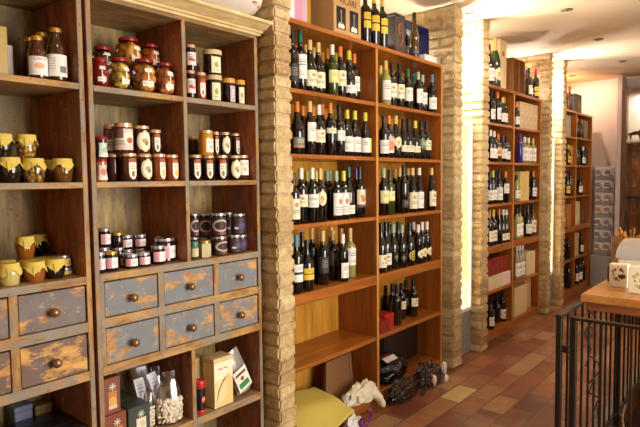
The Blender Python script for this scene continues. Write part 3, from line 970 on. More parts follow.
# jars: (kind, style, x, y, base z, radius, height)
JARS = [
 ('top left cubby', [
  ('milkbottle', 'sauce', -2.103, 0.916, 1.868, 0.0327, 0.159),
  ('milkbottle', 'juice', -2.105, 0.986, 1.868, 0.0354, 0.201),
  ('milkbottle', 'sauce_nolabel', -2.213, 0.982, 1.868, 0.0327, 0.203),
  ('milkbottle', 'sauce_nolabel', -2.272, 0.96, 1.868, 0.0283, 0.19),
 ]),
 ('middle left cubby', [
  ('cloth', 'black', -2.111, 0.805, 1.497, 0.0407, 0.091),
  ('cloth', 'mushroom', -2.108, 0.888, 1.497, 0.0384, 0.089),
  ('cloth', 'honey', -2.177, 0.982, 1.497, 0.027, 0.087),
  ('cloth', 'honey', -2.108, 0.994, 1.497, 0.0382, 0.09),
  ('cloth', 'black', -2.196, 0.88, 1.497, 0.0262, 0.085),
  ('cloth', 'black', -2.111, 0.786, 1.588, 0.035, 0.081),
  ('cloth', 'mushroom', -2.14, 0.879, 1.586, 0.0361, 0.087),
 ]),
 ('lower left cubby', [
  ('cloth', 'cream', -2.107, 0.788, 1.135, 0.0373, 0.079),
  ('cloth', 'amber', -2.109, 0.876, 1.135, 0.0386, 0.075),
  ('cloth', 'dark', -2.116, 0.954, 1.135, 0.0378, 0.074),
  ('flat', 'paste', -2.16, 1.008, 1.135, 0.0301, 0.03),
  ('flat', 'paste', -2.168, 1.005, 1.165, 0.033, 0.048),
  ('cloth', 'amber', -2.214, 0.821, 1.135, 0.0335, 0.076),
  ('cloth', 'amber', -2.216, 0.897, 1.135, 0.0364, 0.07),
  ('cloth', 'dark', -2.241, 0.968, 1.135, 0.0372, 0.068),
  ('flat', 'dark', -2.288, 1.012, 1.135, 0.0261, 0.045),
  ('flat', 'dark', -2.288, 1.012, 1.18, 0.0261, 0.03),
  ('cloth', 'amber', -2.22, 0.892, 1.205, 0.0344, 0.089),
  ('cloth', 'dark', -2.353, 0.995, 1.203, 0.0373, 0.082),
 ]),
 ('top middle cubby', [
  ('fruit', 'red', -2.104, 1.158, 1.868, 0.0338, 0.118),
  ('fruit', 'yellowgreen', -2.113, 1.246, 1.868, 0.0431, 0.133),
  ('fruit', 'orange', -2.121, 1.368, 1.868, 0.0514, 0.147),
  ('fruit', 'orange_deep', -2.114, 1.465, 1.868, 0.0442, 0.146),
  ('fruit', 'red', -2.236, 1.366, 1.868, 0.046, 0.124),
  ('fruit', 'orange', -2.232, 1.48, 1.868, 0.029, 0.122),
  ('fruit', 'olive', -2.23, 1.238, 1.868, 0.04, 0.095),
  ('fruit', 'olive', -2.23, 1.2381, 1.964, 0.043, 0.1),
  ('fruit', 'yellow', -2.236, 1.366, 1.992, 0.056, 0.13),
  ('fruit', 'orange_deep', -2.215, 1.4635, 1.992, 0.0435, 0.118),
 ]),
 ('top right cubby', [
  ('jar', 'logo_dark', -2.09, 1.586, 1.868, 0.0205, 0.127),
  ('jar', 'amberred', -2.096, 1.647, 1.868, 0.0255, 0.127),
  ('widejar', 'picture', -2.109, 1.734, 1.868, 0.0394, 0.127),
  ('widejar_gold', 'lilac', -2.102, 1.821, 1.868, 0.0318, 0.123),
  ('widejar_gold', 'cream', -2.095, 1.889, 1.868, 0.0249, 0.123),
  ('jar', 'logo_dark', -2.09, 1.59, 1.995, 0.0227, 0.115),
  ('widejar', 'cream', -2.109, 1.729, 1.995, 0.0453, 0.116),
  ('jar', 'amberred', -2.189, 1.692, 1.868, 0.0192, 0.188),
 ]),
 ('center middle cubby', [
  ('pinch', 'pink', -2.094, 1.141, 1.497, 0.0239, 0.091),
  ('jar', 'tag', -2.105, 1.268, 1.497, 0.0354, 0.117),
  ('jar', 'round', -2.1, 1.342, 1.497, 0.0299, 0.116),
  ('jar', 'tag_lemon', -2.101, 1.412, 1.497, 0.0305, 0.118),
  ('jar', 'tag_lemon', -2.101, 1.478, 1.497, 0.0313, 0.116),
  ('jar', 'plain', -2.159, 1.231, 1.497, 0.0268, 0.116),
  ('jar', 'plain', -2.218, 1.481, 1.497, 0.0281, 0.121),
  ('pinch', 'mint', -2.094, 1.145, 1.588, 0.0239, 0.087),
  ('bigjar', 'picture', -2.105, 1.25, 1.614, 0.0372, 0.123),
  ('jar', 'round', -2.116, 1.34, 1.613, 0.035, 0.119),
  ('jar', 'tag', -2.101, 1.4, 1.615, 0.0249, 0.103),
  ('bigjar', 'picture', -2.167, 1.226, 1.613, 0.0262, 0.12),
  ('jar', 'plain', -2.218, 1.485, 1.618, 0.0244, 0.047),
 ]),
 ('right middle cubby', [
  ('jar', 'tag', -2.1, 1.607, 1.497, 0.0301, 0.119),
  ('jar', 'tag', -2.1, 1.682, 1.497, 0.0296, 0.118),
  ('jar', 'tag', -2.102, 1.766, 1.497, 0.0315, 0.121),
  ('jar', 'round', -2.1, 1.847, 1.497, 0.0298, 0.122),
  ('jar', 'square', -2.115, 1.91, 1.497, 0.033, 0.125),
  ('jar', 'plain', -2.199, 1.677, 1.497, 0.029, 0.124),
  ('jar', 'orange_square', -2.1, 1.674, 1.615, 0.033, 0.117),
  ('jar', 'tag', -2.102, 1.735, 1.618, 0.0155, 0.111),
  ('jar', 'round', -2.102, 1.791, 1.618, 0.0243, 0.112),
  ('jar', 'tag', -2.172, 1.919, 1.619, 0.0235, 0.117),
  ('jar', 'plain', -2.199, 1.673, 1.621, 0.0276, 0.086),
 ]),
 ('lower middle cubby', [
  ('jar', 'pinklabel', -2.092, 1.119, 1.135, 0.022, 0.083),
  ('jar_gold', 'pinklabel', -2.099, 1.171, 1.135, 0.0285, 0.081),
  ('jar', 'pinklabel', -2.099, 1.263, 1.135, 0.0294, 0.06),
  ('jar', 'pinklabel', -2.098, 1.321, 1.135, 0.0278, 0.06),
  ('jar', 'pinklabel', -2.102, 1.396, 1.135, 0.0318, 0.081),
  ('jar', 'pinklabel', -2.149, 1.462, 1.135, 0.0475, 0.106),
  ('jar', 'pinklabel', -2.151, 1.261, 1.135, 0.0213, 0.058),
  ('jar', 'plain', -2.218, 1.204, 1.135, 0.0277, 0.085),
  ('jar', 'plain', -2.226, 1.278, 1.135, 0.0262, 0.077),
  ('jar', 'plain', -2.245, 1.332, 1.135, 0.0288, 0.061),
  ('jar', 'plain', -2.227, 1.388, 1.135, 0.0271, 0.061),
  ('jar', 'plain', -2.231, 1.488, 1.135, 0.021, 0.064),
  ('jar', 'pinklabel', -2.218, 1.211, 1.22, 0.0262, 0.081),
  ('jar_gold', 'plain', -2.226, 1.275, 1.212, 0.0267, 0.066),
  ('jar', 'pinklabel', -2.249, 1.331, 1.196, 0.0292, 0.065),
  ('jar', 'pinklabel', -2.227, 1.388, 1.196, 0.0276, 0.064),
  ('jar', 'plain', -2.231, 1.489, 1.199, 0.0197, 0.042),
 ]),
 ('lower right cubby', [
  ('jar', 'teal', -2.091, 1.582, 1.135, 0.0208, 0.081),
  ('hexjar', 'white', -2.101, 1.65, 1.135, 0.0308, 0.081),
  ('jam', 'swirl', -2.107, 1.746, 1.135, 0.0366, 0.092),
  ('jam', 'dots', -2.106, 1.842, 1.135, 0.0363, 0.091),
  ('jam', 'dots', -2.137, 1.908, 1.135, 0.0347, 0.084),
  ('jam', 'swirl', -2.184, 1.65, 1.135, 0.0242, 0.091),
  ('jam', 'swirl', -2.202, 1.73, 1.135, 0.0323, 0.083),
  ('jam', 'swirl', -2.224, 1.853, 1.135, 0.0335, 0.076),
  ('jam', 'swirl', -2.184, 1.654, 1.226, 0.0231, 0.114),
  ('jam', 'swirl', -2.202, 1.731, 1.218, 0.0307, 0.117),
  ('jam', 'swirl', -2.107, 1.743, 1.227, 0.0364, 0.112),
  ('jam', 'dots', -2.224, 1.904, 1.211, 0.0246, 0.121),
  ('jam', 'dots', -2.106, 1.868, 1.226, 0.0365, 0.104),
 ]),
]

# ------------------------------------------------------------------ bottle shapes
def bottle_profile(typ, h):
    """(r, z) outline of the glass, and the z where the capsule begins"""
    if typ == 'bx':      # high-shouldered
        r = 0.0365
        p = [(r - 0.006, 0), (r, 0.006), (r, 0.60 * h), (r * 0.97, 0.635 * h), (r * 0.80, 0.675 * h), (r * 0.52, 0.71 * h), (0.0150, 0.745 * h), (0.0140, 0.80 * h), (0.0135, h - 0.002)]
        c = 0.80 * h
    elif typ == 'bg':    # sloping shoulders
        r = 0.040
        p = [(r - 0.006, 0), (r, 0.006), (r, 0.45 * h), (r * 0.96, 0.51 * h), (r * 0.84, 0.57 * h), (r * 0.68, 0.63 * h), (r * 0.53, 0.69 * h), (0.0165, 0.76 * h), (0.0145, 0.82 * h), (0.0138, h - 0.002)]
        c = 0.81 * h
    elif typ == 'fl':    # tall flute
        r = 0.036
        p = [(r - 0.006, 0), (r, 0.006), (r, 0.42 * h), (r * 0.93, 0.50 * h), (r * 0.76, 0.60 * h), (r * 0.58, 0.70 * h), (0.0165, 0.79 * h), (0.0145, 0.86 * h), (0.0135, h - 0.002)]
        c = 0.84 * h
    elif typ == 'sl':    # slim spirit bottle
        r = 0.029
        p = [(r - 0.005, 0), (r, 0.005), (r, 0.62 * h), (r * 0.86, 0.68 * h), (0.0135, 0.76 * h), (0.0125, h - 0.002)]
        c = 0.86 * h
    elif typ == 'ch':    # sparkling
        r = 0.044
        p = [(r - 0.006, 0), (r, 0.006), (r, 0.44 * h), (r * 0.95, 0.50 * h), (r * 0.78, 0.60 * h), (r * 0.55, 0.70 * h), (0.019, 0.80 * h), (0.0165, 0.9 * h), (0.0175, h - 0.002)]
        c = 0.70 * h
    else:                # magnum
        r = 0.055
        p = [(r - 0.008, 0), (r, 0.008), (r, 0.47 * h), (r * 0.95, 0.53 * h), (r * 0.78, 0.62 * h), (r * 0.52, 0.72 * h), (0.022, 0.80 * h), (0.018, 0.9 * h), (0.019, h - 0.002)]
        c = 0.74 * h
    return p, c


def wine_glass(name, col, rough=0.06):
    q = N(name)
    q.set(col, rough, 0.0, Coat_Weight=0.6, Coat_Roughness=0.03)
    q.b.inputs['Specular IOR Level'].default_value = 0.5
    return q.m


GLASS = {
    'dark': wine_glass('dark_bottle_glass', S(14, 13, 12)),
    'green': wine_glass('green_bottle_glass', S(44, 58, 18)),
    'white': wine_glass('pale_wine_glass', S(150, 146, 78)),
    'amber': wine_glass('amber_bottle_glass', S(74, 50, 16)),
    'blue': wine_glass('blue_bottle_glass', S(44, 36, 130)),
    'clear': wine_glass('clear_spirit_glass', S(148, 142, 122)),
}
GWORD = {'dark': 'dark', 'green': 'green', 'white': 'pale', 'amber': 'amber', 'blue': 'blue', 'clear': 'clear'}
CAPC = {'k': ((26, 22, 22), 'black'), 'g': ((24, 92, 70), 'green'), 't': ((214, 176, 104), 'gold'), 'w': ((232, 222, 208), 'white'), 'o': ((214, 118, 44), 'orange'),
        'y': ((200, 196, 62), 'lime'), 's': ((150, 172, 138), 'sage'), 'b': ((64, 128, 166), 'blue'), 'p': ((72, 52, 130), 'purple'), 'r': ((168, 40, 32), 'red')}
CAPM = {k: plain('capsule_' + w, S(*c), 0.35, 0.0, 0.08) for k, (c, w) in CAPC.items()}
INK = S(70, 60, 54)
WH = S(236, 230, 218)
LAB = {
    'w': ('white', label_mat('label_white', WH, [('lines', 0.2, 0.8, 0.55, 0.8, INK, 9), ('lines', 0.28, 0.72, 0.12, 0.35, S(150, 140, 130), 14)])),
    'c': ('cream', label_mat('label_cream', S(232, 220, 184), [('disc', 0.5, 0.7, 0.12, 0.8, S(176, 146, 92)), ('lines', 0.22, 0.78, 0.25, 0.5, INK, 10)])),
    'l': ('pale-lime', label_mat('label_lime', S(222, 218, 152), [('rect', 0, 1, 0, 0.14, S(196, 186, 104)), ('lines', 0.3, 0.75, 0.45, 0.8, S(120, 110, 70), 10)])),
    'y': ('yellow', label_mat('label_yellow', S(226, 190, 52), [('rect', 0, 1, 0.46, 0.56, S(60, 44, 24)), ('lines', 0.25, 0.75, 0.65, 0.9, S(120, 84, 20), 12)])),
    'v': ('white-and-yellow', label_mat('label_white_yellow', WH, [('rect', 0.66, 1, 0, 1, S(226, 206, 60)), ('lines', 0.15, 0.5, 0.5, 0.8, INK, 9)])),
    'k': ('pink', label_mat('label_pink', S(232, 206, 184), [('disc', 0.5, 0.45, 0.3, 0.7, S(214, 132, 96)), ('lines', 0.2, 0.8, 0.78, 0.95, INK, 12)])),
    'x': ('oval cream', label_mat('label_oval', S(234, 222, 178), [('disc', 0.5, 0.5, 0.18, 1.0, S(186, 160, 96)), ('lines', 0.3, 0.7, 0.15, 0.3, INK, 12)])),
    'g': ('grey', label_mat('label_grey', S(124, 118, 104), [('rect', 0, 1, 0.10, 0.24, S(206, 128, 62)), ('lines', 0.2, 0.8, 0.5, 0.85, S(196, 188, 170), 8)])),
    'G': ('green', label_mat('label_green', S(96, 116, 74), [('lines', 0.25, 0.75, 0.3, 0.75, S(206, 206, 170), 9)])),
    'D': ('dark-diamond', label_mat('label_diamond', S(58, 62, 46), [('disc', 0.5, 0.5, 0.16, 1.0, S(120, 136, 96))])),
    'd': ('dark', label_mat('label_dark', S(48, 44, 42), [('lines', 0.25, 0.75, 0.3, 0.8, S(150, 140, 120), 8)])),
    'r': ('white-and-red', label_mat('label_white_red', WH, [('disc', 0.55, 0.62, 0.13, 0.8, S(206, 108, 96)), ('lines', 0.2, 0.8, 0.12, 0.4, S(160, 130, 120), 9)])),
    'p': ('picture', label_mat('label_picture', S(232, 214, 176), [('disc', 0.52, 0.45, 0.16, 0.8, S(196, 104, 60)), ('disc', 0.4, 0.62, 0.1, 0.8, S(160, 120, 80)), ('rect', 0, 1, 0, 0.16, S(96, 74, 54))])),
    'b': ('banded white', label_mat('label_banded', WH, [('rect', 0, 1, 0.42, 0.56, S(40, 40, 46)), ('lines', 0.3, 0.7, 0.68, 0.9, INK, 10)])),
    'Y': ('round yellow', label_mat('label_round_yellow', S(196, 176, 62), [('ring', 0.5, 0.5, 0.3, 1.0, S(30, 26, 20)), ('disc', 0.5, 0.5, 0.12, 1.0, S(30, 26, 20))])),
}
LSHAPE = {'x': 'oval', 'D': 'diamond', 'Y': 'oval'}
MESH = {}


def bottle(typ, gl, cap, lab, fr, x, y, z, h, label, group, name='wine_bottle'):
    hq = round(h, 3)
    prof, c = bottle_profile(typ, hq)
    k = (typ, gl, hq)
    if k not in MESH:
        MESH[k] = mesh_of(LT(prof, 20), 'bottle_glass', GLASS[gl], 50)
    t = thing(name, label, 'bottle', (x, y, z + 0.0005), group)
    put('glass_body', MESH[k], t)
    rf = profile_r(prof)
    k = ('cap', typ, cap, hq)
    if k not in MESH:
        cp = [(rf(c) + 0.0006, c), (rf(c + (hq - c) * 0.5) + 0.0006, c + (hq - c) * 0.5), (rf(hq - 0.003) + 0.0008, hq - 0.006), (rf(hq - 0.003) + 0.0002, hq), (0.0, hq + 0.0004)]
        MESH[k] = mesh_of(LT(cp, 16), 'capsule', CAPM[cap], 50)
    put('capsule', MESH[k], t)
    if lab != 'n':
        k = ('lab', typ, lab, hq, fr)
        if k not in MESH:
            bm = bmesh.new()
            aw = {'D': 0.55, 'x': 0.95, 'Y': 0.9}.get(lab, 1.15)
            patch(bm, rf, fr[0] * hq, fr[1] * hq, -aw, aw, LSHAPE.get(lab, 'rect'), 14, 6)
            MESH[k] = mesh_of(bm, 'bottle_label', LAB[lab][1], 60)
        o = put('label', MESH[k], t)
        o.rotation_euler = (0, 0, R(random.uniform(-34, 2)))
    return t


for rack, bay, shelf, z, items in BOTTLES:
    fr_row = [b for b in items if b[3] != 'n']
    bk_row = [b for b in items if b[3] == 'n']
    for rw, back in ((fr_row, False), (bk_row, True)):
        for i, b in enumerate(sorted(rw, key=lambda q: q[6])):
            typ, gl, cap, lab, fr, x, y, h = b
            gw = GWORD[gl]
            where = '%s %s %s' % (rack, bay, shelf)
            if back:
                d = '%s bottle with %s capsule, %s behind front row, %s' % (gw, CAPC[cap][1], ORD[i], where)
            else:
                d = '%s bottle, %s capsule, %s label, %s from left, %s' % (gw, CAPC[cap][1], LAB[lab][0], ORD[i], where)
            bottle(typ, gl, cap, lab, fr, x, y, z, h, d, 'wine bottles on the %s, %s' % (rack, shelf))

# ------------------------------------------------------------------ jars
def gloss(name, col, var=0.2, rough=0.08, scale=30):
    if name in MATS:
        return MATS[name]
    q = N(name)
    nz = q.noise(q.obj(), scale, 3)
    q.set(q.mix(nz, tuple(c * (1 - var) for c in col[:3]) + (1,), tuple(min(1, c * (1 + var)) for c in col[:3]) + (1,)), rough, 0.0, Coat_Weight=0.5, Coat_Roughness=0.03)
    MATS[name] = q.m
    return q.m


def cloth_mat():
    q = N('yellow_cloth')
    v = q.obj()
    q.set(q.mix(q.noise(v, 30, 4), S(206, 178, 72), S(226, 202, 104)), 0.85)
    q.bump(q.noise(v, 90, 3), 0.3, 0.003)
    return q.m


def bits_mat(name, a, b, c):
    q = N(name)
    v = q.obj()
    vo = q.n('ShaderNodeTexVoronoi')
    q.link(v, vo.inputs['Vector'])
    vo.inputs['Scale'].default_value = 75
    col = q.ramp(vo.outputs['Distance'], [(0.1, a), (0.45, b), (0.8, c)])
    q.set(col, 0.1, 0.0, Coat_Weight=0.5)
    return q.m


M_CLOTH = cloth_mat()
GOLD = plain('gold_lid', S(206, 160, 76), 0.3, 0.7)
COPPER = plain('copper_lid', S(226, 182, 142), 0.3, 0.5)
SILVER = plain('silver_lid', S(196, 192, 196), 0.25, 0.75)
REDLID = plain('red_lid', S(146, 26, 26), 0.25)
BLACKLID = plain('black_lid', S(30, 28, 28), 0.3)
BEIGELID = plain('beige_lid', S(206, 176, 134), 0.5)
YELLOWLID = plain('mustard_lid', S(206, 154, 60), 0.45)
CONT = {
    'black': gloss('black_preserve', S(30, 22, 14)), 'mushroom': bits_mat('dried_mushrooms', S(206, 176, 104), S(150, 108, 44), S(66, 42, 18)),
    'honey': gloss('honey_brown', S(104, 66, 22)), 'cream': gloss('pale_cream', S(198, 182, 112), 0.1), 'amber': gloss('amber_jam', S(146, 84, 26)),
    'dark': gloss('dark_jam', S(36, 20, 16)), 'paste': gloss('brown_paste', S(84, 52, 36)), 'sauce': gloss('tomato_sauce', S(74, 32, 14)), 'juice': gloss('brown_juice', S(58, 30, 14)),
    'jam': gloss('brown_jam', S(66, 30, 20)), 'deep': gloss('deep_berry', S(34, 16, 18)), 'orange': gloss('orange_marmalade', S(196, 132, 30)), 'pinkish': gloss('pink_beans', S(176, 122, 92)),
    'mintdark': gloss('dark_olive_paste', S(38, 32, 30)), 'white': gloss('white_cream', S(214, 200, 160), 0.08), 'amberred': gloss('amber_red', S(128, 56, 24)), 'teal': gloss('teal_dark', S(70, 72, 58)),
}
L_PINK = label_mat('label_pink_white', S(240, 232, 232), [('rect', 0, 0.42, 0, 1, S(226, 168, 176)), ('lines', 0.08, 0.36, 0.15, 0.8, S(196, 110, 124), 7), ('lines', 0.5, 0.9, 0.3, 0.7, S(170, 150, 150), 9)])
L_TAG = label_mat('label_tag', S(240, 234, 214), [('disc', 0.5, 0.26, 0.15, 0.7, S(122, 116, 70)), ('rect', 0, 1, 0.8, 1, S(168, 82, 50)), ('lines', 0.2, 0.8, 0.5, 0.72, S(130, 110, 90), 10)])
L_TAGL = label_mat('label_tag_lemon', S(240, 234, 214), [('disc', 0.55, 0.3, 0.18, 0.7, S(214, 190, 62)), ('rect', 0, 1, 0.82, 1, S(168, 82, 50)), ('lines', 0.2, 0.8, 0.56, 0.74, S(130, 110, 90), 10)])
L_ROUND = label_mat('label_round', S(240, 233, 206), [('disc', 0.58, 0.42, 0.13, 0.9, S(128, 122, 72)), ('disc', 0.44, 0.52, 0.11, 0.9, S(166, 150, 96)), ('disc', 0.6, 0.58, 0.08, 0.9, S(190, 170, 110)), ('ring', 0.5, 0.5, 0.43, 1.0, S(222, 208, 166))])
L_SQUARE = label_mat('label_square', S(238, 232, 214), [('disc', 0.5, 0.4, 0.14, 0.8, S(206, 176, 110)), ('lines', 0.15, 0.85, 0.65, 0.85, S(150, 130, 110), 9)])
L_PICT = label_mat('label_food_picture', S(214, 198, 186), [('disc', 0.72, 0.55, 0.3, 0.9, S(236, 226, 204)), ('disc', 0.74, 0.45, 0.14, 0.9, S(176, 96, 60)), ('rect', 0, 0.45, 0.55, 1, S(120, 84, 76)), ('lines', 0.05, 0.5, 0.2, 0.5, S(110, 80, 80), 8)])
L_CREAM = label_mat('label_cream_sketch', S(232, 224, 182), [('disc', 0.5, 0.5, 0.18, 0.8, S(150, 150, 110)), ('lines', 0.2, 0.8, 0.1, 0.25, INK, 14)])
L_LILAC = label_mat('label_lilac', S(186, 168, 176), [('lines', 0.2, 0.8, 0.3, 0.8, S(226, 216, 220), 9)])
L_LOGO = label_mat('label_red_logo', S(236, 230, 224), [('disc', 0.42, 0.45, 0.14, 0.6, S(206, 62, 44)), ('disc', 0.66, 0.4, 0.12, 0.6, S(206, 62, 44)), ('lines', 0.12, 0.88, 0.62, 0.9, S(50, 40, 40), 8)])
L_MINT = label_mat('label_mint', S(206, 222, 206), [('disc', 0.5, 0.5, 0.2, 0.8, S(160, 196, 180)), ('rect', 0, 1, 0, 0.2, S(238, 236, 224))])
L_ROSE = label_mat('label_rose', S(232, 206, 190), [('disc', 0.5, 0.55, 0.24, 0.8, S(206, 120, 110)), ('rect', 0, 1, 0, 0.2, S(238, 232, 214))])
L_SAUCE = label_mat('label_sauce', S(234, 228, 220), [('disc', 0.45, 0.5, 0.16, 0.8, S(226, 170, 130)), ('lines', 0.15, 0.75, 0.8, 0.95, INK, 14)])
L_JUICE = label_mat('label_barcode', S(230, 226, 218), [('lines', 0.1, 0.45, 0.25, 0.85, S(160, 150, 140), 9), ('rect', 0.6, 0.9, 0.18, 0.48, S(120, 112, 106))])
L_SWIRL = label_mat('label_swirl', S(66, 34, 30), [('ring', 0.5, 0.55, 0.3, 0.7, S(190, 176, 160)), ('rect', 0.4, 0.8, 0.0, 0.18, S(130, 76, 60))])
L_DOTS = label_mat('label_dots', S(62, 34, 40), [('disc', 0.3, 0.35, 0.08, 0.6, S(220, 206, 206)), ('disc', 0.45, 0.45, 0.07, 0.6, S(220, 206, 206)), ('disc', 0.7, 0.5, 0.2, 0.5, S(76, 58, 110))])
L_TEAL = label_mat('label_teal', S(206, 190, 140), [('rect', 0, 1, 0.72, 1, S(60, 120, 110))])
L_STRIP = label_mat('label_fruit', S(238, 232, 214), [('lines', 0.1, 0.9, 0.3, 0.75, S(150, 130, 110), 5)])
L_FLAT = label_mat('label_paste', S(226, 206, 150), [('rect', 0.35, 0.6, 0, 1, S(232, 190, 60)), ('lines', 0.62, 0.95, 0.2, 0.7, S(90, 60, 50), 6)])

JARGLASS = clear_glass('jar_glass', (0.93, 0.95, 0.92, 1))
FRUITC = {'orange': (226, 146, 56), 'orange_deep': (212, 112, 40), 'yellow': (228, 160, 54), 'yellowgreen': (214, 174, 58), 'olive': (84, 70, 34), 'red': (140, 30, 22)}
FRUITW = {'orange': 'apricot halves', 'orange_deep': 'dark orange peaches', 'yellow': 'golden peaches', 'yellowgreen': 'yellow-green plums', 'olive': 'green olives', 'red': 'red preserve'}


def straight(r, h, lid=0.016, neck=0.88):
    return [(r * 0.9, 0), (r, 0.004), (r, h - lid - 0.012), (r * 0.97, h - lid - 0.007), (r * neck, h - lid - 0.002), (r * neck, h - 0.002)]


def lidprof(r, z, t):
    return [(r, z), (r * 1.01, z + 0.002), (r * 1.01, z + t - 0.002), (r * 0.94, z + t), (0, z + t)]


def jar(kind, style, x, y, z, r, h, label, group):
    nm = {'milkbottle': 'sauce_bottle'}.get(kind, 'preserve_jar')
    t = thing(nm, label, 'bottle' if kind == 'milkbottle' else 'jar', (x, y, z + 0.0004), group)
    rz = R(random.uniform(-24, 6))

    def lab(mat, prof, z0, z1, aw, shape='rect', name='label', off=0.0):
        bm = bmesh.new()
        patch(bm, profile_r(prof), z0, z1, -aw + off, aw + off, shape, 14, 8)
        o = put(name, mesh_of(bm, name, mat, 60), t)
        o.rotation_euler = (0, 0, rz)

    def body(prof, mat, seg=28, name='glass_body'):
        return put(name, mesh_of(LT(prof, seg), name, mat, 45), t)

    def lidp(prof, mat, seg=28):
        return put('lid', mesh_of(LT(prof, seg), 'lid', mat, 45), t)

    if kind == 'milkbottle':
        p = [(r * 0.9, 0), (r, 0.005), (r, 0.56 * h), (r * 0.95, 0.64 * h), (r * 0.78, 0.73 * h), (r * 0.60, 0.82 * h), (r * 0.52, 0.88 * h), (r * 0.52, h - 0.002)]
        body(p, CONT['juice' if style == 'juice' else 'sauce'])
        lidp(lidprof(r * 0.60, h - 0.016, 0.016), GOLD)
        if not style.endswith('nolabel'):
            lab(L_JUICE if style == 'juice' else L_SAUCE, p, 0.10 * h, (0.5 if style == 'juice' else 0.52) * h, 1.35)
    elif kind == 'cloth':
        hb = h - 0.006
        p = [(r * 0.74, 0), (r * 0.80, 0.004), (r * 0.95, 0.45 * hb), (r * 0.99, 0.62 * hb), (r * 0.93, 0.76 * hb), (r * 0.86, 0.82 * hb), (r * 0.86, hb)]
        body(p, CONT[style])
        # cloth square tied over the lid, hanging in points
        bm = bmesh.new()
        seg = 48
        rings = []
        for f, zz in ((0.0, h), (0.6, h), (0.88, h - 0.001), (0.93, h - 0.006), (0.92, h - 0.012), (0.90, h - 0.016)):
            rings.append([bm.verts.new((r * f * math.cos(2 * PI * i / seg), r * f * math.sin(2 * PI * i / seg), zz)) for i in range(seg)])
        ph = random.uniform(0, 1.5)
        for f in (0.5, 1.0):
            ring = []
            for i in range(seg):
                a = 2 * PI * i / seg
                tri = abs(((a * 4 / (2 * PI) + ph) % 1.0) * 2 - 1)
                dz = (0.006 + 0.026 * tri) * f * min(1.0, h / 0.075)
                rr = r * (1.0 + 0.10 * f) + 0.0012 * math.sin(a * 13 + ph) * f
                ring.append(bm.verts.new((rr * math.cos(a), rr * math.sin(a), h - 0.016 - dz)))
            rings.append(ring)
        for a, b in zip(rings[1:], rings[2:]):
            for i in range(seg):
                j = (i + 1) % seg
                bm.faces.new((a[i], a[j], b[j], b[i]))
        bmesh.ops.delete(bm, geom=rings[0], context='VERTS')
        bm.faces.new(rings[1])
        c = put('cloth_cover', mesh_of(bm, 'cloth_cover', M_CLOTH, 60), t)
        # twine tied round the neck
        bm = bmesh.new()
        tube(bm, [(r * 0.93 * math.cos(2 * PI * i / 24), r * 0.93 * math.sin(2 * PI * i / 24), h - 0.0155) for i in range(24)], 0.0012, 6, True)
        tube(bm, [(r * 0.95 * math.cos(-0.5), r * 0.95 * math.sin(-0.5), h - 0.016), (r * 1.13 * math.cos(-0.45), r * 1.13 * math.sin(-0.45), h - 0.03), (r * 1.13 * math.cos(-0.4), r * 1.13 * math.sin(-0.4), h - 0.052)], 0.0014, 6)
        put('twine', mesh_of(bm, 'twine', plain('straw_twine', S(222, 200, 96), 0.8), 60), c)
    elif kind == 'flat':
        p = [(r * 0.93, 0), (r, 0.003), (r, h - 0.012), (r * 0.95, h - 0.009), (r * 0.95, h - 0.001)]
        body(p, CONT[style])
        lidp(lidprof(r * 0.99, h - 0.010, 0.010), SILVER if style == 'paste' else BLACKLID)
        if style == 'paste':
            lab(L_FLAT, p, 0.12 * h, h - 0.013, 1.1)
    elif kind == 'fruit':
        p = [(r * 0.62, 0), (r * 0.72, 0.004), (r * 0.90, 0.18 * h), (r, 0.42 * h), (r * 0.97, 0.62 * h), (r * 0.84, 0.78 * h), (r * 0.68, 0.86 * h), (r * 0.66, h - 0.004)]
        if style in ('red',):
            body(p, CONT['sauce'] if False else gloss('red_preserve', S(112, 20, 16)))
        else:
            body(p, JARGLASS)
            pin = profile_r(p)
            bm = bmesh.new()
            ins = [(max(0.001, rr * 0.66), zz) for rr, zz in p[:-1]] + [(p[-1][0] * 0.6, h * 0.86)]
            ins = [(rr, max(0.004, zz)) for rr, zz in ins]
            lathe(bm, ins, 16)
            put('syrup', mesh_of(bm, 'syrup', gloss('syrup_' + style, S(*[int(c * 0.5) for c in FRUITC[style]])), 50), t)
            fm = gloss('fruit_' + style, S(*FRUITC[style]), 0.16)
            key = ('fruitball', style)
            if key not in MESH:
                bm = bmesh.new()
                bmesh.ops.create_icosphere(bm, subdivisions=3, radius=1)
                for v in bm.verts:
                    v.co *= 1 + 0.06 * noise.noise(v.co * 1.6)
                MESH[key] = mesh_of(bm, 'fruit_half', fm, 180)
            fr = r * (0.42 if style != 'olive' else 0.27)
            for lv, zz in enumerate((0.20, 0.44, 0.68)):
                rad = pin(zz * h) - fr * 0.92 - 0.002
                nn = 5 if style != 'olive' else 7
                for i in range(nn):
                    a = 2 * PI * (i + 0.5 * (lv % 2)) / nn + 0.4 - 0.3 * lv
                    if math.cos(a + 0.6) < -0.35:
                        continue
                    o = put('fruit_piece', MESH[key], t, (rad * math.cos(a), rad * math.sin(a), zz * h + random.uniform(-0.03, 0.03) * h))
                    o.scale = (fr * random.uniform(0.92, 1.02), fr * random.uniform(0.9, 1.0), fr * random.uniform(0.9, 1.08))
                    o.rotation_euler = (random.uniform(0, 6), random.uniform(0, 6), random.uniform(0, 6))
        lidp(lidprof(r * 0.74, h - 0.014, 0.014), REDLID)
        lab(L_STRIP, p, 0.20 * h, 0.35 * h, 0.5, 'rect', 'label', 0.12)
        lab(L_STRIP, p, 0.60 * h, 0.71 * h, 0.34, 'rect', 'seal', 0.18)
        lab(plain('white_strip', S(236, 230, 214), 0.6), p, 0.36 * h, 0.595 * h, 0.05, 'rect', 'seal', 0.12)
    elif kind in ('jar', 'jar_gold', 'bigjar'):
        p = straight(r, h, 0.014 if h < 0.095 else 0.012, 0.90)
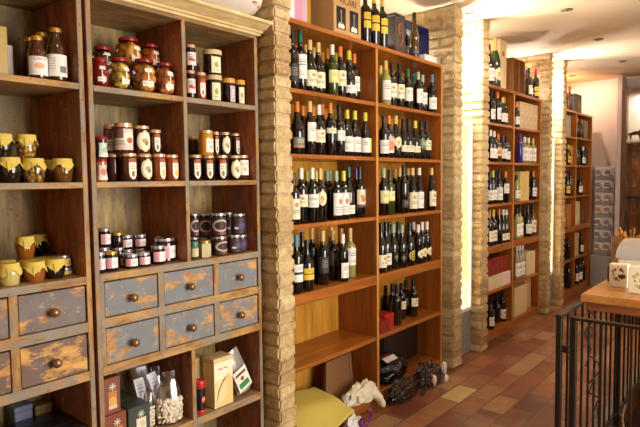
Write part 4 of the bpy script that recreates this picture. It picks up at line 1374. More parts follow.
        cont = {'pinklabel': 'deep', 'plain': 'deep' if h < 0.095 else 'jam', 'logo_dark': 'deep', 'amberred': 'amberred', 'teal': 'teal', 'orange_square': 'orange', 'picture': 'jam',
                'round': 'jam' if y < 1.52 else 'deep', 'square': 'jam', 'tag': 'jam' if y < 1.52 else 'deep', 'tag_lemon': 'amberred'}[style]
        body(p, CONT[cont])
        lm = COPPER
        if style in ('pinklabel', 'plain') and z < 1.4:
            lm = SILVER
        if kind == 'jar_gold':
            lm = GOLD
        if style == 'teal':
            lm = plain('teal_lid', S(70, 128, 112), 0.35)
        lidp(lidprof(r * 0.95, h - (0.019 if kind == 'bigjar' else 0.013), 0.019 if kind == 'bigjar' else 0.013), lm)
        spec = {'pinklabel': (L_PINK, 0.16, 0.68, 0.95, 'rect'), 'tag': (L_TAG, 0.08, 0.82, 0.5, 'tag'), 'tag_lemon': (L_TAGL, 0.08, 0.82, 0.5, 'tag'), 'round': (L_ROUND, 0.08, 0.82, 1.0, 'oval'),
                'square': (L_SQUARE, 0.2, 0.8, 0.95, 'rect'), 'orange_square': (L_SQUARE, 0.12, 0.66, 0.75, 'rect'), 'picture': (L_PICT, 0.1, 0.8, 1.3, 'rect'), 'logo_dark': (L_LOGO, 0.2, 0.7, 1.1, 'rect'),
                'amberred': (L_TAG, 0.1, 0.75, 0.5, 'tag'), 'teal': (L_TEAL, 0.15, 0.8, 0.9, 'rect')}.get(style)
        if spec:
            lab(spec[0], p, spec[1] * h, spec[2] * h, spec[3], spec[4])
    elif kind in ('widejar', 'widejar_gold'):
        p = straight(r, h, 0.022, 0.97)
        body(p, CONT['deep'])
        lidp(lidprof(r, h - 0.023, 0.023), BEIGELID if kind == 'widejar' else YELLOWLID)
        lab({'picture': L_CREAM, 'cream': L_CREAM, 'lilac': L_LILAC}[style], p, 0.06 * h, 0.70 * h, 0.55)
    elif kind == 'pinch':
        p = [(r * 0.86, 0), (r, 0.006), (r * 0.98, 0.22 * h), (r * 0.80, 0.48 * h), (r * 0.84, 0.62 * h), (r * 0.96, 0.78 * h), (r * 0.92, 0.86 * h), (r * 0.9, h - 0.002)]
        body(p, CONT['pinkish' if style == 'pink' else 'mintdark'])
        lidp(lidprof(r * 0.97, h - 0.013, 0.013), REDLID)
        lab(L_ROSE if style == 'pink' else L_MINT, p, 0.08 * h, 0.72 * h, 0.95)
    elif kind == 'hexjar':
        p = straight(r, h, 0.014, 0.86)
        body(p, CONT['white'], 6)
        lidp(lidprof(r * 0.9, h - 0.014, 0.014), GOLD)
    elif kind == 'jam':
        p = straight(r, h, 0.012, 0.93)
        body(p, CONT['deep'])
        lidp(lidprof(r * 0.97, h - 0.012, 0.012), SILVER)
        lab(L_SWIRL if style == 'swirl' else L_DOTS, p, 0.06 * h, 0.80 * h, 1.3)
    return t


def jar_words(kind, style):
    if kind == 'milkbottle':
        return {'sauce': 'short bottle of red-brown sauce', 'juice': 'taller gold-capped bottle of brown juice'}.get(style, 'unlabelled sauce bottle, gold cap')
    if kind == 'cloth':
        return 'yellow cloth-topped jar of %s' % {'black': 'black preserve', 'mushroom': 'dried mushrooms', 'honey': 'brown honey', 'cream': 'pale cream', 'amber': 'amber jam', 'dark': 'dark jam'}[style]
    if kind == 'flat':
        return 'small flat %s jar' % {'paste': 'silver-lidded paste', 'dark': 'dark'}[style]
    if kind == 'fruit':
        return 'red-lidded jar of ' + FRUITW[style]
    return {('jar', 'tag'): 'jam jar with long white tag label', ('jar', 'tag_lemon'): 'amber jar with lemon tag label', ('jar', 'round'): 'jam jar with round cream label', ('jar', 'plain'): 'plain dark jam jar',
            ('jar', 'square'): 'jam jar with square white label', ('jar', 'orange_square'): 'orange marmalade jar', ('jar', 'pinklabel'): 'dark jar with pink-and-white label', ('jar_gold', 'pinklabel'): 'gold-lidded jar with pink-and-white label',
            ('jar_gold', 'plain'): 'gold-lidded dark jar', ('jar', 'logo_dark'): 'slim dark jar with red-marked label', ('jar', 'amberred'): 'amber red jar', ('jar', 'teal'): 'small teal-lidded jar',
            ('bigjar', 'picture'): 'wide-lidded jar with food picture label', ('widejar', 'picture'): 'beige-lidded black jar', ('widejar', 'cream'): 'large beige-lidded black jar', ('widejar_gold', 'lilac'): 'mustard-lidded jar with lilac label',
            ('widejar_gold', 'cream'): 'mustard-lidded jar with cream label', ('pinch', 'pink'): 'red-lidded waisted jar of pink beans', ('pinch', 'mint'): 'red-lidded waisted jar with mint label',
            ('hexjar', 'white'): 'hexagonal jar of white cream', ('jam', 'swirl'): 'dark silver-lidded jar with swirl label', ('jam', 'dots'): 'dark silver-lidded jar with dotted label'}[(kind, style)]


for cubby, items in JARS:
    zb = min(b[4] for b in items)
    rows = {'front': [], 'rear': [], 'upper': []}
    for b in items:
        rows['upper' if b[4] > zb + 0.01 else ('front' if b[2] + b[5] > -2.125 else 'rear')].append(b)
    for rn, bs in rows.items():
        for i, b in enumerate(sorted(bs, key=lambda q: q[3])):
            d = '%s, %s from left, %s row, %s' % (jar_words(b[0], b[1]), ORD[i], rn, cubby)
            w = d.split()
            if len(w) > 16:
                d = '%s, %s in %s row, %s' % (jar_words(b[0], b[1]), ORD[i], rn, cubby)
            jar(*b, d, 'jars in the ' + cubby)

# ------------------------------------------------------------------ bottles standing on top of the racks and elsewhere
TOP1, TOP2, TOP3 = 2.352, 2.318, 2.300
for i, yy in enumerate((2.955, 3.055, 3.150)):
    bottle('bx', 'dark', 't', 'y', (0.28, 0.56), -2.085, yy, TOP1, 0.345, 'dark bottle with broad yellow label, %s from the wooden carton, on nearest rack top' % ORD[i], 'yellow-label bottles on the nearest rack')
bottle('fl', 'amber', 'k', 'd', (0.06, 0.2), -2.078, 3.552, TOP1, 0.325, 'tall slim amber bottle in front of the blue gift box on the rack top', 'single bottles on the racks')
bottle('mg', 'dark', 'k', 'w', (0.12, 0.42), -2.10, 4.90, TOP2, 0.375, 'big dark bottle with white label at pillar end of middle rack top', 'big bottles on the middle rack')
bottle('mg', 'green', 't', 'x', (0.14, 0.4), -2.10, 5.045, TOP2, 0.46, 'huge green sparkling-wine bottle with gold foil on middle rack top', 'big bottles on the middle rack')
bottle('bx', 'dark', 'r', 'n', (0.1, 0.4), -2.28, 5.665, TOP2, 0.43, 'tall red-capped bottle behind the open wooden box on middle rack top', 'single bottles on the racks')
bottle('bx', 'dark', 'k', 'c', (0.1, 0.4), -2.08, 5.875, TOP2, 0.30, 'dark bottle with cream label just beyond the open wooden box, middle rack top', 'single bottles on the racks')
bottle('bx', 'dark', 'p', 'w', (0.1, 0.4), -2.14, 5.985, TOP2, 0.31, 'purple-capped bottle on middle rack top, between cream-labelled and red-capped ones', 'single bottles on the racks')
bottle('bx', 'dark', 'r', 'y', (0.1, 0.4), -2.075, 6.07, TOP2, 0.32, 'red-capped bottle with yellow label at far end of middle rack top', 'single bottles on the racks')
bottle('bx', 'amber', 'r', 'n', (0.1, 0.4), -2.08, 7.12, TOP3, 0.29, 'first of two red-brown bottles on top of the far rack', 'single bottles on the racks')
bottle('bx', 'amber', 'r', 'n', (0.1, 0.4), -2.08, 7.30, TOP3, 0.30, 'second red-brown bottle on top of the far rack, beside the dark box', 'single bottles on the racks')
bottle('bg', 'green', 'k', 'w', (0.1, 0.4), -2.10, 4.195, 1.951, 0.25, 'green bottle standing on the display fridge in the first lit bay', 'bottles on the display fridges')
bottle('bg', 'dark', 'k', 'w', (0.1, 0.4), -2.17, 4.32, 1.951, 0.25, 'dark bottle at the back of the first lit bay fridge top', 'bottles on the display fridges')


# ------------------------------------------------------------------ boxes
def card(name, col, rough=0.6, var=0.1, scale=12):
    return plain(name, col, rough, 0, var, scale)


KRAFT = card('kraft_board', S(190, 150, 96), 0.75)
KRAFT_D = card('brown_cardboard', S(132, 92, 52), 0.8)
CREAMBX = card('cream_board', S(214, 194, 148), 0.7)
BEIGEBX = card('beige_board', S(196, 168, 128), 0.7)
REDCARD = card('red_brown_carton', S(132, 40, 26), 0.4)
REDBX = card('bright_red_board', S(176, 40, 26), 0.45)
REDBX_D = card('deep_red_board', S(126, 26, 22), 0.45)
BLACKBX = card('black_board', S(34, 32, 36), 0.25)
DGREEN = card('dark_green_board', S(52, 58, 46), 0.5)
BROWNBX = card('chestnut_board', S(124, 62, 30), 0.5)
PALEWOOD = MATS.get('pale') or mat_wood('pale_crate_wood', S(206, 172, 116), S(236, 212, 164), 8, (2.5, 2.5, 0.3), 0.7)
BROWNWOOD = mat_wood('brown_crate_wood', S(126, 76, 34), S(164, 106, 52), 8, (2.5, 2.5, 0.3), 0.55)


def carton(name, x0, x1, y0, y1, z0, z1, mat, label, group=None, cat='box', lid=True, lidmat=None, rz=0.0, bev=0.003):
    """a box as its body and lid"""
    t = thing(name, label, cat, ((x0 + x1) / 2, (y0 + y1) / 2, z0 + 0.0004), group, rz)
    hx, hy, h = (x1 - x0) / 2, (y1 - y0) / 2, z1 - z0
    zl = h - min(0.02, h * 0.2) if lid else h
    put('body', mesh_of(BX(-hx, hx, -hy, hy, 0, zl, bev), 'body', mat, 35), t)
    if lid:
        put('lid', mesh_of(BX(-hx - 0.0012, hx + 0.0012, -hy - 0.0012, hy + 0.0012, zl, h, bev * 0.8), 'lid', lidmat or mat, 35), t)
    return t


def sub(t, name, bm, mat, smooth=35):
    return put(name, mesh_of(bm, name, mat, smooth), t)


def flatlab(t, name, hx, y0, y1, z0, z1, mat, th=0.0008):
    """a printed label on the front (+x) face of a box, with uv"""
    bm = bmesh.new()
    uvl = bm.loops.layers.uv.verify()
    vs = [bm.verts.new((hx + th, a, b)) for a, b in ((y0, z0), (y1, z0), (y1, z1), (y0, z1))]
    f = bm.faces.new(vs)
    for lp, uv in zip(f.loops, ((0, 0), (1, 0), (1, 1), (0, 1))):
        lp[uvl].uv = uv
    r = bmesh.ops.extrude_face_region(bm, geom=[f])
    bmesh.ops.translate(bm, verts=[v for v in r['geom'] if isinstance(v, bmesh.types.BMVert)], vec=(-th * 0.9, 0, 0))
    return sub(t, name, bm, mat)


def lettering(t, text, size, loc, mat, name='lettering'):
    cu = bpy.data.curves.new(name, 'FONT')
    cu.body = text
    cu.size = size
    cu.extrude = 0.0004
    cu.align_x = 'CENTER'
    cu.align_y = 'CENTER'
    cu.materials.append(mat)
    tmp = bpy.data.objects.new('tmp', cu)
    C.objects.link(tmp)
    me = bpy.data.meshes.new_from_object(tmp.evaluated_get(bpy.context.evaluated_depsgraph_get()))
    bpy.data.objects.remove(tmp)
    o = put(name, me, t)
    o.location = loc
    o.rotation_euler = (PI / 2, 0, PI / 2)
    return o


# --- on top of the nearest rack
t = thing('framed_picture', 'pink and white picture in a gold frame on the nearest rack, by the pillar', 'picture', (-2.20, 2.435, TOP1))
sub(t, 'panel', BX(-0.004, 0.004, -0.115, 0.085, 0.012, 0.38), label_mat('pink_print', S(236, 214, 214), []))
flatlab(t, 'print', 0.004, -0.11, 0.08, 0.02, 0.375, label_mat('pink_white_print', S(240, 226, 222), [('rect', 0.45, 0.8, 0, 1, S(214, 150, 176)), ('rect', 0.8, 1, 0, 1, S(206, 176, 190)), ('disc', 0.25, 0.6, 0.2, 0.6, S(232, 206, 206))]))
bm = bmesh.new()
for a in ((-0.008, 0.012, -0.135, -0.115, 0, 0.40), (-0.008, 0.012, 0.085, 0.113, 0, 0.40), (-0.008, 0.012, -0.115, 0.085, 0, 0.014), (-0.008, 0.012, -0.115, 0.085, 0.38, 0.40)):
    box(bm, *a, 0.003)
sub(t, 'gold_frame', bm, plain('gold_paint', S(224, 168, 64), 0.35, 0.5))

t = thing('wine_carton', 'tan wine carton lettered VICARI with two windows on the nearest rack', 'box', (-2.165, 2.738, TOP1 + 0.0004))
sub(t, 'body', BX(-0.10, 0.105, -0.136, 0.136, 0, 0.37, 0.003), KRAFT)
sub(t, 'lid', BX(-0.101, 0.106, -0.137, 0.137, 0.335, 0.371, 0.003), KRAFT)
BLK = plain('window_dark', S(24, 20, 20), 0.2)
for yy in (-0.067, 0.062):
    w = sub(t, 'window', BX(0.1055, 0.1066, yy - 0.044, yy + 0.044, 0.035, 0.165, 0.0004), BLK)
    bm = bmesh.new()
    vs = [(yy - 0.03, 0.04), (yy + 0.03, 0.04), (yy + 0.03, 0.06), (yy + 0.012, 0.072), (yy, 0.062), (yy - 0.015, 0.074), (yy - 0.03, 0.058)]
    extrude_profile(bm, vs, 0.1067, 0.1074, 'x')
    put('window_label', mesh_of(bm, 'window_label', plain('window_label', S(226, 220, 206), 0.5), 35), w)
    bm = bmesh.new()
    box(bm, 0.1067, 0.1072, yy - 0.006, yy + 0.008, 0.07, 0.13)
    box(bm, 0.1067, 0.1073, yy - 0.01, yy + 0.01, 0.13, 0.148, 0.0003)
    put('window_bottle', mesh_of(bm, 'window_bottle', plain('window_bottle_grey', S(112, 110, 112), 0.3), 35), w)
lettering(t, 'VICARI', 0.055, (0.1062, 0.0, 0.205), plain('carton_ink', S(92, 62, 34), 0.6))

t = carton('gift_box', -2.22, -2.06, 3.268, 3.396, TOP1, TOP1 + 0.265, card('charcoal_board', S(54, 46, 44), 0.4), 'tall charcoal gift box with orange curl mark on the nearest rack')
bm = bmesh.new()
pts = []
for i in range(34):
    a = i / 33 * 1.75 * PI + 0.3
    rr = 0.030 - 0.008 * i / 33
    pts.append((0.0812, 0.004 + rr * math.cos(a), 0.165 + 1.25 * rr * math.sin(a)))
tube(bm, pts, [0.001 + 0.0035 * math.sin(PI * i / 33) for i in range(34)], 6)
tube(bm, [(0.0812, 0.03, 0.19), (0.0812, 0.034, 0.15), (0.0812, 0.028, 0.09), (0.0812, 0.006, 0.05), (0.0812, -0.012, 0.045)], [0.001, 0.003, 0.003, 0.002, 0.001], 6)
sub(t, 'curl_mark', bm, plain('orange_ink', S(214, 104, 40), 0.45), 60)

t = thing('gift_box', 'open dark blue gift box with pale lining on the nearest rack', 'box', (-2.19, 3.695, TOP1 + 0.0004))
BLUE = card('navy_board', S(34, 34, 88), 0.4)
bm = bmesh.new()
for a in ((-0.06, -0.05, -0.18, 0.18, 0, 0.285), (-0.05, 0.055, -0.18, -0.166, 0, 0.285), (-0.05, 0.055, 0.166, 0.18, 0, 0.285), (-0.05, 0.055, -0.166, 0.166, 0, 0.014), (-0.05, 0.055, -0.166, 0.166, 0.271, 0.285)):
    box(bm, *a, 0.002)
sub(t, 'tray', bm, BLUE)
bm = bmesh.new()
bmesh.ops.create_grid(bm, x_segments=14, y_segments=14, size=0.5)
for v in bm.verts:
    y, z = v.co.x * 0.33, 0.143 + v.co.y * 0.252
    v.co = Vector((-0.044 + 0.008 * noise.noise(Vector((y * 22, z * 22, 2))), y, z))
bmesh.ops.solidify(bm, geom=bm.faces[:], thickness=0.003)
sub(t, 'satin_lining', bm, plain('grey_satin', S(196, 190, 192), 0.35), 60)
bottle('bx', 'dark', 'k', 'w', (0.1, 0.36), -2.175, 3.575, TOP1 + 0.015, 0.255, 'dark bottle lying inside the open blue gift box on the rack', 'single bottles on the racks')
carton('small_box', -2.122, -2.05, 3.66, 3.835, TOP1, TOP1 + 0.05, card('white_board', S(226, 220, 214), 0.5), 'low white box in front of the open blue gift box')

# --- on top of the middle and far racks
t = carton('wooden_box', -2.22, -2.085, 5.125, 5.29, TOP2, TOP2 + 0.47, PALEWOOD, 'tall pale wooden wine box with red seal on the middle rack')
bm = bmesh.new()
lathe(bm, [(0.026, 0), (0.024, 0.0015), (0, 0.0015)], 16)
bmesh.ops.rotate(bm, verts=bm.verts, cent=(0, 0, 0), matrix=Matrix.Rotation(PI / 2, 3, 'Y'))
bmesh.ops.translate(bm, verts=bm.verts, vec=(0.068, 0.0, 0.34))
sub(t, 'seal', bm, plain('seal_red', S(184, 92, 52), 0.6))
carton('wooden_box', -2.26, -2.12, 5.298, 5.345, TOP2, TOP2 + 0.26, PALEWOOD, 'narrow pale board box beside the tall pale wooden box on middle rack', lid=False)
t = thing('wooden_box', 'open brown wooden bottle box on the middle rack top', 'box', (-2.125, 5.545, TOP2 + 0.0004))
bm = bmesh.new()
for a in ((-0.085, -0.075, -0.16, 0.16, 0, 0.335), (-0.075, 0.07, -0.16, -0.148, 0, 0.335), (-0.075, 0.07, 0.148, 0.16, 0, 0.335), (-0.075, 0.07, -0.148, 0.148, 0, 0.012), (-0.075, 0.07, -0.148, 0.148, 0.323, 0.335), (-0.075, 0.07, -0.006, 0.006, 0.012, 0.323)):
    box(bm, *a, 0.002)
sub(t, 'case', bm, BROWNWOOD)
bottle('bx', 'dark', 'k', 'n', (0.1, 0.36), -2.125, 5.62, TOP2 + 0.0135, 0.29, 'dark bottle standing inside the open wooden box on middle rack', 'single bottles on the racks')
t = carton('gift_box', -2.2, -2.07, 7.52, 7.80, TOP3, TOP3 + 0.24, card('dark_olive_board', S(60, 48, 30), 0.5), 'dark boxed bottle set on top of the far rack')
flatlab(t, 'front_print', 0.065, -0.05, 0.06, 0.03, 0.19, label_mat('dark_box_print', S(96, 84, 52), [('disc', 0.5, 0.5, 0.25, 0.8, S(150, 128, 76))]))

# --- boxes on the middle rack
for i in range(4):
    y0 = 5.575 + i * 0.129
    t = carton('wine_box', -2.30, -2.055, y0, y0 + 0.126, 1.985, 1.985 + 0.262, BEIGEBX, 'beige wine box, %s from left of four on middle rack top shelf' % ORD[i], 'beige wine boxes on the middle rack')
    flatlab(t, 'box_label', 0.1225, -0.035, 0.035, 0.06, 0.16, label_mat('box_label', S(206, 184, 146), [('lines', 0.1, 0.9, 0.2, 0.8, S(120, 90, 60), 7)]))
for i in range(2):
    y0 = 5.612 + i * 0.13
    carton('wine_box', -2.28, -2.06, y0, y0 + 0.126, 1.25, 1.25 + 0.30, card('straw_board', S(206, 180, 108), 0.6), '%s straw-yellow tall box on the third shelf of middle rack' % ('left' if i == 0 else 'right'), 'straw boxes on the middle rack')
carton('small_box', -2.25, -2.04, 4.80, 4.955, 0.455, 0.58, CREAMBX, 'cream box under the red-brown cartons, nearer the pillar', 'cream boxes on the middle rack')
carton('small_box', -2.25, -2.04, 4.962, 5.10, 0.455, 0.58, CREAMBX, 'cream box under the red-brown cartons, farther from the pillar', 'cream boxes on the middle rack')
carton('small_box', -2.25, -2.04, 5.112, 5.33, 0.455, 0.58, card('pink_white_board', S(226, 200, 190), 0.5), 'pinkish-white box under the red-brown cartons, by the rack divider')
for i in range(5):
    y0 = 4.83 + i * 0.099
    carton('carton', -2.23, -2.06, y0, y0 + 0.09, 0.581, 0.742, REDCARD, 'red-brown carton, %s from left above the cream boxes on middle rack' % ORD[i], 'red-brown cartons on the middle rack')
carton('carton', -2.30, -2.06, 5.83, 6.085, 0.455, 0.70, CREAMBX, 'large cream carton beside clear bottles on the middle rack')
carton('carton', -2.28, -2.06, 5.50, 5.845, 0.078, 0.375, CREAMBX, 'wide cream carton on the bottom of the middle rack')
carton('carton', -2.30, -2.10, 5.87, 6.08, 0.078, 0.41, BEIGEBX, 'tall beige carton beside the wide cream one at rack bottom')
# --- boxes on the far rack
for nm, y0, y1, z, h, m, lab in (
        ('wine_box', 7.08, 7.30, 1.985, 0.25, card('grey_print_board', S(150, 138, 118), 0.6), 'grey printed box on far rack top shelf, left bay'),
        ('wine_box', 7.88, 8.06, 1.985, 0.24, card('dull_green_board', S(124, 124, 96), 0.6), 'dull green box on far rack top shelf, right bay'),
        ('wine_box', 7.31, 7.42, 1.635, 0.24, card('ochre_board', S(186, 128, 52), 0.6), 'ochre box on far rack second shelf, left bay'),
        ('wine_box', 7.97, 8.10, 1.635, 0.24, card('dark_green_print', S(44, 58, 40), 0.6), 'dark green box on far rack second shelf, right bay'),
        ('wine_box', 7.22, 7.38, 0.865, 0.28, card('amber_board', S(176, 112, 46), 0.6), 'amber box on far rack fourth shelf, left bay'),
        ('wine_box', 7.55, 7.76, 0.865, 0.30, CREAMBX, 'cream box on far rack fourth shelf, right bay'),
        ('wine_box', 7.55, 7.74, 0.455, 0.30, BEIGEBX, 'beige box on far rack fifth shelf, right bay'),
        ('wine_box', 7.86, 8.05, 0.865, 0.22, card('brown_print_board', S(110, 70, 40), 0.6), 'brown box on far rack fourth shelf, right bay')):
    carton(nm, -2.26, -2.06, y0, y1, z, z + h, m, lab, 'boxes on the far rack')

# --- red boxes and floor-level things in the nearest rack
t = carton('red_box', -2.17, -2.045, 3.055, 3.172, 0.455, 0.538, REDBX_D, 'deep red box on the fifth shelf against the rack divider', 'red boxes on the nearest rack')
t = carton('red_box', -2.22, -2.095, 3.18, 3.30, 0.455, 0.552, REDBX, 'brighter red box just beyond the deep red one on fifth shelf', 'red boxes on the nearest rack')

for i, (dx, dy, zt) in enumerate(((0.045, 0.005, 0.33), (0.025, 0.015, 0.34), (0.005, 0.025, 0.325))):
    t = thing('flattened_carton', ['foremost brown flattened carton leaning in the bottom of nearest rack', 'middle brown flattened carton leaning in the bottom of nearest rack', 'rearmost brown flattened carton leaning in the bottom of nearest rack'][i], 'cardboard', (-2.19 + dx, 2.78 + dy, 0.0794), 'flattened cartons in the nearest rack')
    bm = bmesh.new()
    box(bm, -0.005, 0.005, -0.145, 0.118, 0, zt - 0.08, 0.002)
    for v in bm.verts:
        v.co.y += -0.02 + v.co.z * 0.25 - (0.03 if v.co.y < 0 and v.co.z < 0.1 else 0)
        v.co.x -= v.co.z * 0.28
    sub(t, 'panel', bm, KRAFT_D)
    bm = bmesh.new()
    box(bm, -0.0065, 0.0066, 0.085, 0.089, 0.005, zt - 0.085)
    for v in bm.verts:
        v.co.y += -0.02 + v.co.z * 0.25
        v.co.x -= v.co.z * 0.28
    sub(t, 'fold_line', bm, plain('fold_brown', S(90, 60, 32), 0.8))

# yellow paper bag lying over the shelf edge
t = thing('paper_bag', 'large flat yellow paper bag lying over the bottom shelf edge', 'bag', (-2.15, 2.45, 0.0794))
A_, B_, C_, D_ = Vector((-2.30, 2.17, 0.23)), Vector((-2.245, 2.60, 0.185)), Vector((-1.96, 2.64, 0.10)), Vector((-1.86, 2.17, 0.10))
bm = bmesh.new()
bmesh.ops.create_grid(bm, x_segments=18, y_segments=18, size=0.5)
for v in bm.verts:
    a, b = v.co.x + 0.5, v.co.y + 0.5
    p = (A_ * (1 - a) + B_ * a) * (1 - b) + (D_ * (1 - a) + C_ * a) * b
    p.z += 0.010 * noise.noise(Vector((a * 3, b * 3, 1))) + 0.012 * math.sin(PI * b) * 1.0
    v.co = p - Vector((-2.15, 2.45, 0.0794))
r = bmesh.ops.solidify(bm, geom=bm.faces[:], thickness=0.012)
sub(t, 'paper_sheet', bm, plain('yellow_paper', S(206, 186, 84), 0.6, 0, 0.06, 6), 60)
bm = bmesh.new()
for k in range(2):
    vs = box(bm, -2.32, -2.06, 2.17, 2.50 - 0.03 * k, 0.080 + 0.012 * k, 0.091 + 0.012 * k, 0.003)
bmesh.ops.translate(bm, verts=bm.verts, vec=(2.15, -2.45, -0.0794))
sub(t, 'folded_stack', bm, plain('folded_paper', S(190, 168, 76), 0.7))


def blob(name, label, cat, c, s, mat, amp, scale, seed, extra=None, flat=None, group=None, partname='body'):
    t = thing(name, label, cat, c, group)
    bm = bmesh.new()
    bmesh.ops.create_icosphere(bm, subdivisions=5, radius=1)
    for v in bm.verts:
        p = v.co.copy()
        q = p * scale + Vector((seed, seed * 2, seed * 3))
        n = noise.noise(q) + 0.5 * abs(noise.noise(q * 2.3)) + 0.3 * abs(noise.noise(q * 5.1))
        p *= 1 + amp * n
        v.co = Vector((p.x * s[0], p.y * s[1], max(-s[2] * (flat if flat is not None else 0.7), p.z * s[2])))
    dz = -min(v.co.z for v in bm.verts)
    bmesh.ops.translate(bm, verts=bm.verts, vec=(0, 0, dz + 0.0005))
    put(partname, mesh_of(bm, partname, mat, 70), t)
    return t


M_CANVAS = plain('white_canvas', S(226, 216, 186), 0.85, 0, 0.08, 14)
t = blob('cloth_bag', 'crumpled white cloth bag at the foot of the rack divider', 'bag', (-2.03, 2.81, 0.08), (0.052, 0.13, 0.066), M_CANVAS, 0.42, 2.4, 2)
bm = bmesh.new()
tube(bm, [(0.01, 0.06, 0.045), (0.035, 0.09, 0.035), (0.06, 0.115, 0.0), (0.075, 0.13, -0.04), (0.08, 0.135, -0.06)], [0.035, 0.034, 0.03, 0.026, 0.012], 12)
crumple(bm, 0.008, 30, 3)
sub(t, 'loose_end', bm, M_CANVAS, 60)
blob('plastic_bag', 'thin white plastic bag under the yellow paper bag', 'bag', (-1.945, 2.60, 0.0005), (0.045, 0.06, 0.045), plain('white_plastic', S(222, 216, 214), 0.3), 0.35, 2.2, 5)
blob('plastic_bag', 'grey-white plastic bag between cardboard and white cloth bag', 'bag', (-2.045, 2.66, 0.079), (0.028, 0.02, 0.05), plain('grey_plastic', S(190, 184, 180), 0.3), 0.35, 2.2, 8)
t = thing('strap', 'purple looped strap hanging below the white cloth bag', 'strap', (-1.885, 2.655, 0.001))
bm = bmesh.new()
pts = [(0.018 * math.sin(a), 0.052 * math.cos(a), 0.062 + 0.052 * math.sin(a)) for a in [i / 22 * 1.7 * PI - 1.15 * PI for i in range(23)]]
tube(bm, pts, 0.0095, 8)
sub(t, 'loop', bm, plain('purple_strap', S(122, 42, 112), 0.5), 60)

t = thing('suitcase', 'dark flat case standing in the bottom right of nearest rack', 'case', (-2.27, 3.62, 0.0785))
sub(t, 'shell', BX(-0.05, 0.05, -0.235, 0.235, 0, 0.275, 0.012, 3), card('dark_leather', S(44, 26, 20), 0.5))
bm = bmesh.new()
tube(bm, [(0.053, -0.07, 0.235), (0.062, -0.06, 0.245), (0.064, 0.0, 0.248), (0.062, 0.06, 0.245), (0.053, 0.07, 0.235)], 0.006, 8)
sub(t, 'handle', bm, card('dark_leather', S(44, 26, 20), 0.5), 60)
M_BIN = plain('black_wrap', S(20, 16, 16), 0.18, 0, 0.3, 20)
t = blob('wrapped_bundle', 'black plastic-wrapped bundle with white tag by the rack divider', 'bundle', (-2.115, 3.27, 0.079), (0.085, 0.185, 0.09), M_BIN, 0.3, 2.2, 11)
sub(t, 'tag', BX(0.015, 0.06, -0.12, 0.02, 0.162, 0.165, rot=Matrix.Rotation(0.45, 3, 'Y')), plain('white_board_tag', S(216, 206, 200), 0.5))
sub(t, 'red_edge', BX(-0.05, -0.02, -0.1, 0.06, 0.15, 0.16, 0.002), plain('red_edge', S(150, 36, 24), 0.5))
t = blob('wrapped_bundle', 'loose dark brown plastic wrap spilling out over the rack plinth', 'bundle', (-1.955, 3.19, 0.0005), (0.048, 0.16, 0.075), plain('brown_wrap', S(40, 24, 20), 0.2, 0, 0.4, 18), 0.4, 2.6, 14)
t = blob('wrapped_bundle', 'crumpled wrap with white paper scraps at the end of nearest rack', 'bundle', (-1.945, 3.53, 0.0005), (0.058, 0.13, 0.085), plain('maroon_wrap', S(62, 36, 30), 0.25, 0, 0.4, 18), 0.42, 2.6, 17)
for k, (xx, yy, zz, ss) in enumerate(((0.06, 0.12, 0.10, 0.035), (0.085, 0.10, 0.03, 0.026), (0.07, -0.05, 0.06, 0.03))):
    bm = bmesh.new()
    bmesh.ops.create_icosphere(bm, subdivisions=3, radius=ss)
    for v in bm.verts:
        v.co = Vector((v.co.x * 0.6, v.co.y * 0.7, v.co.z * 1.3)) * (1 + 0.4 * noise.noise(v.co * 50 + Vector((k, 0, 0)))) + Vector((xx, yy, zz))
    sub(t, 'paper_scrap', bm, plain('white_scrap', S(214, 196, 186), 0.5), 60)
t = thing('strap', 'black strap hanging down from the wrapped bundle to the floor', 'strap', (-1.905, 3.33, 0.001))
bm = bmesh.new()
tube(bm, [(-0.05, 0.06, 0.185), (-0.01, 0.075, 0.19), (0.02, 0.06, 0.15), (0.03, 0.035, 0.08), (0.035, 0.01, 0.03), (0.03, -0.03, 0.008)], 0.008, 8)
sub(t, 'webbing', bm, plain('black_webbing', S(24, 20, 20), 0.6), 60)

# --- bowl on the old cabinet
t = thing('bowl', 'large white bowl with red patterned rim on top of the jar cabinet', 'bowl', (-2.11, 1.715, 2.2675))
prof = [(0.12, 0), (0.125, 0.006), (0.17, 0.012), (0.225, 0.035), (0.25, 0.065), (0.262, 0.11), (0.268, 0.15), (0.260, 0.151), (0.24, 0.07), (0.20, 0.035), (0.10, 0.02), (0, 0.018)]
sub(t, 'body', LT(prof, 48), plain('white_glaze', S(238, 228, 216), 0.15, 0, 0.03), 60)
q = N('red_rim_pattern')
uv = q.obj(shift=False)
vo = q.n('ShaderNodeTexVoronoi')
q.link(uv, vo.inputs['Vector'])
vo.inputs['Scale'].default_value = 60
q.set(q.mix(q.math('LESS_THAN', vo.outputs['Distance'], 0.42), S(236, 222, 208), S(170, 60, 54)), 0.2)
rf = profile_r(prof[:7])
for za, zb in ((0.040, 0.050), (0.10, 0.13)):
    bm = bmesh.new()
    patch(bm, rf, za, zb, -PI, PI - 0.001, 'rect', 72, 4, 0.0009)
    sub(t, 'painted_band', bm, q.m, 60)

# --- lower compartments of the old cabinet
L_STAR = label_mat('carton_window_print', S(206, 196, 172), [('disc', 0.5, 0.35, 0.28, 0.7, S(186, 128, 60)), ('disc', 0.5, 0.8, 0.12, 0.7, S(240, 236, 224))])


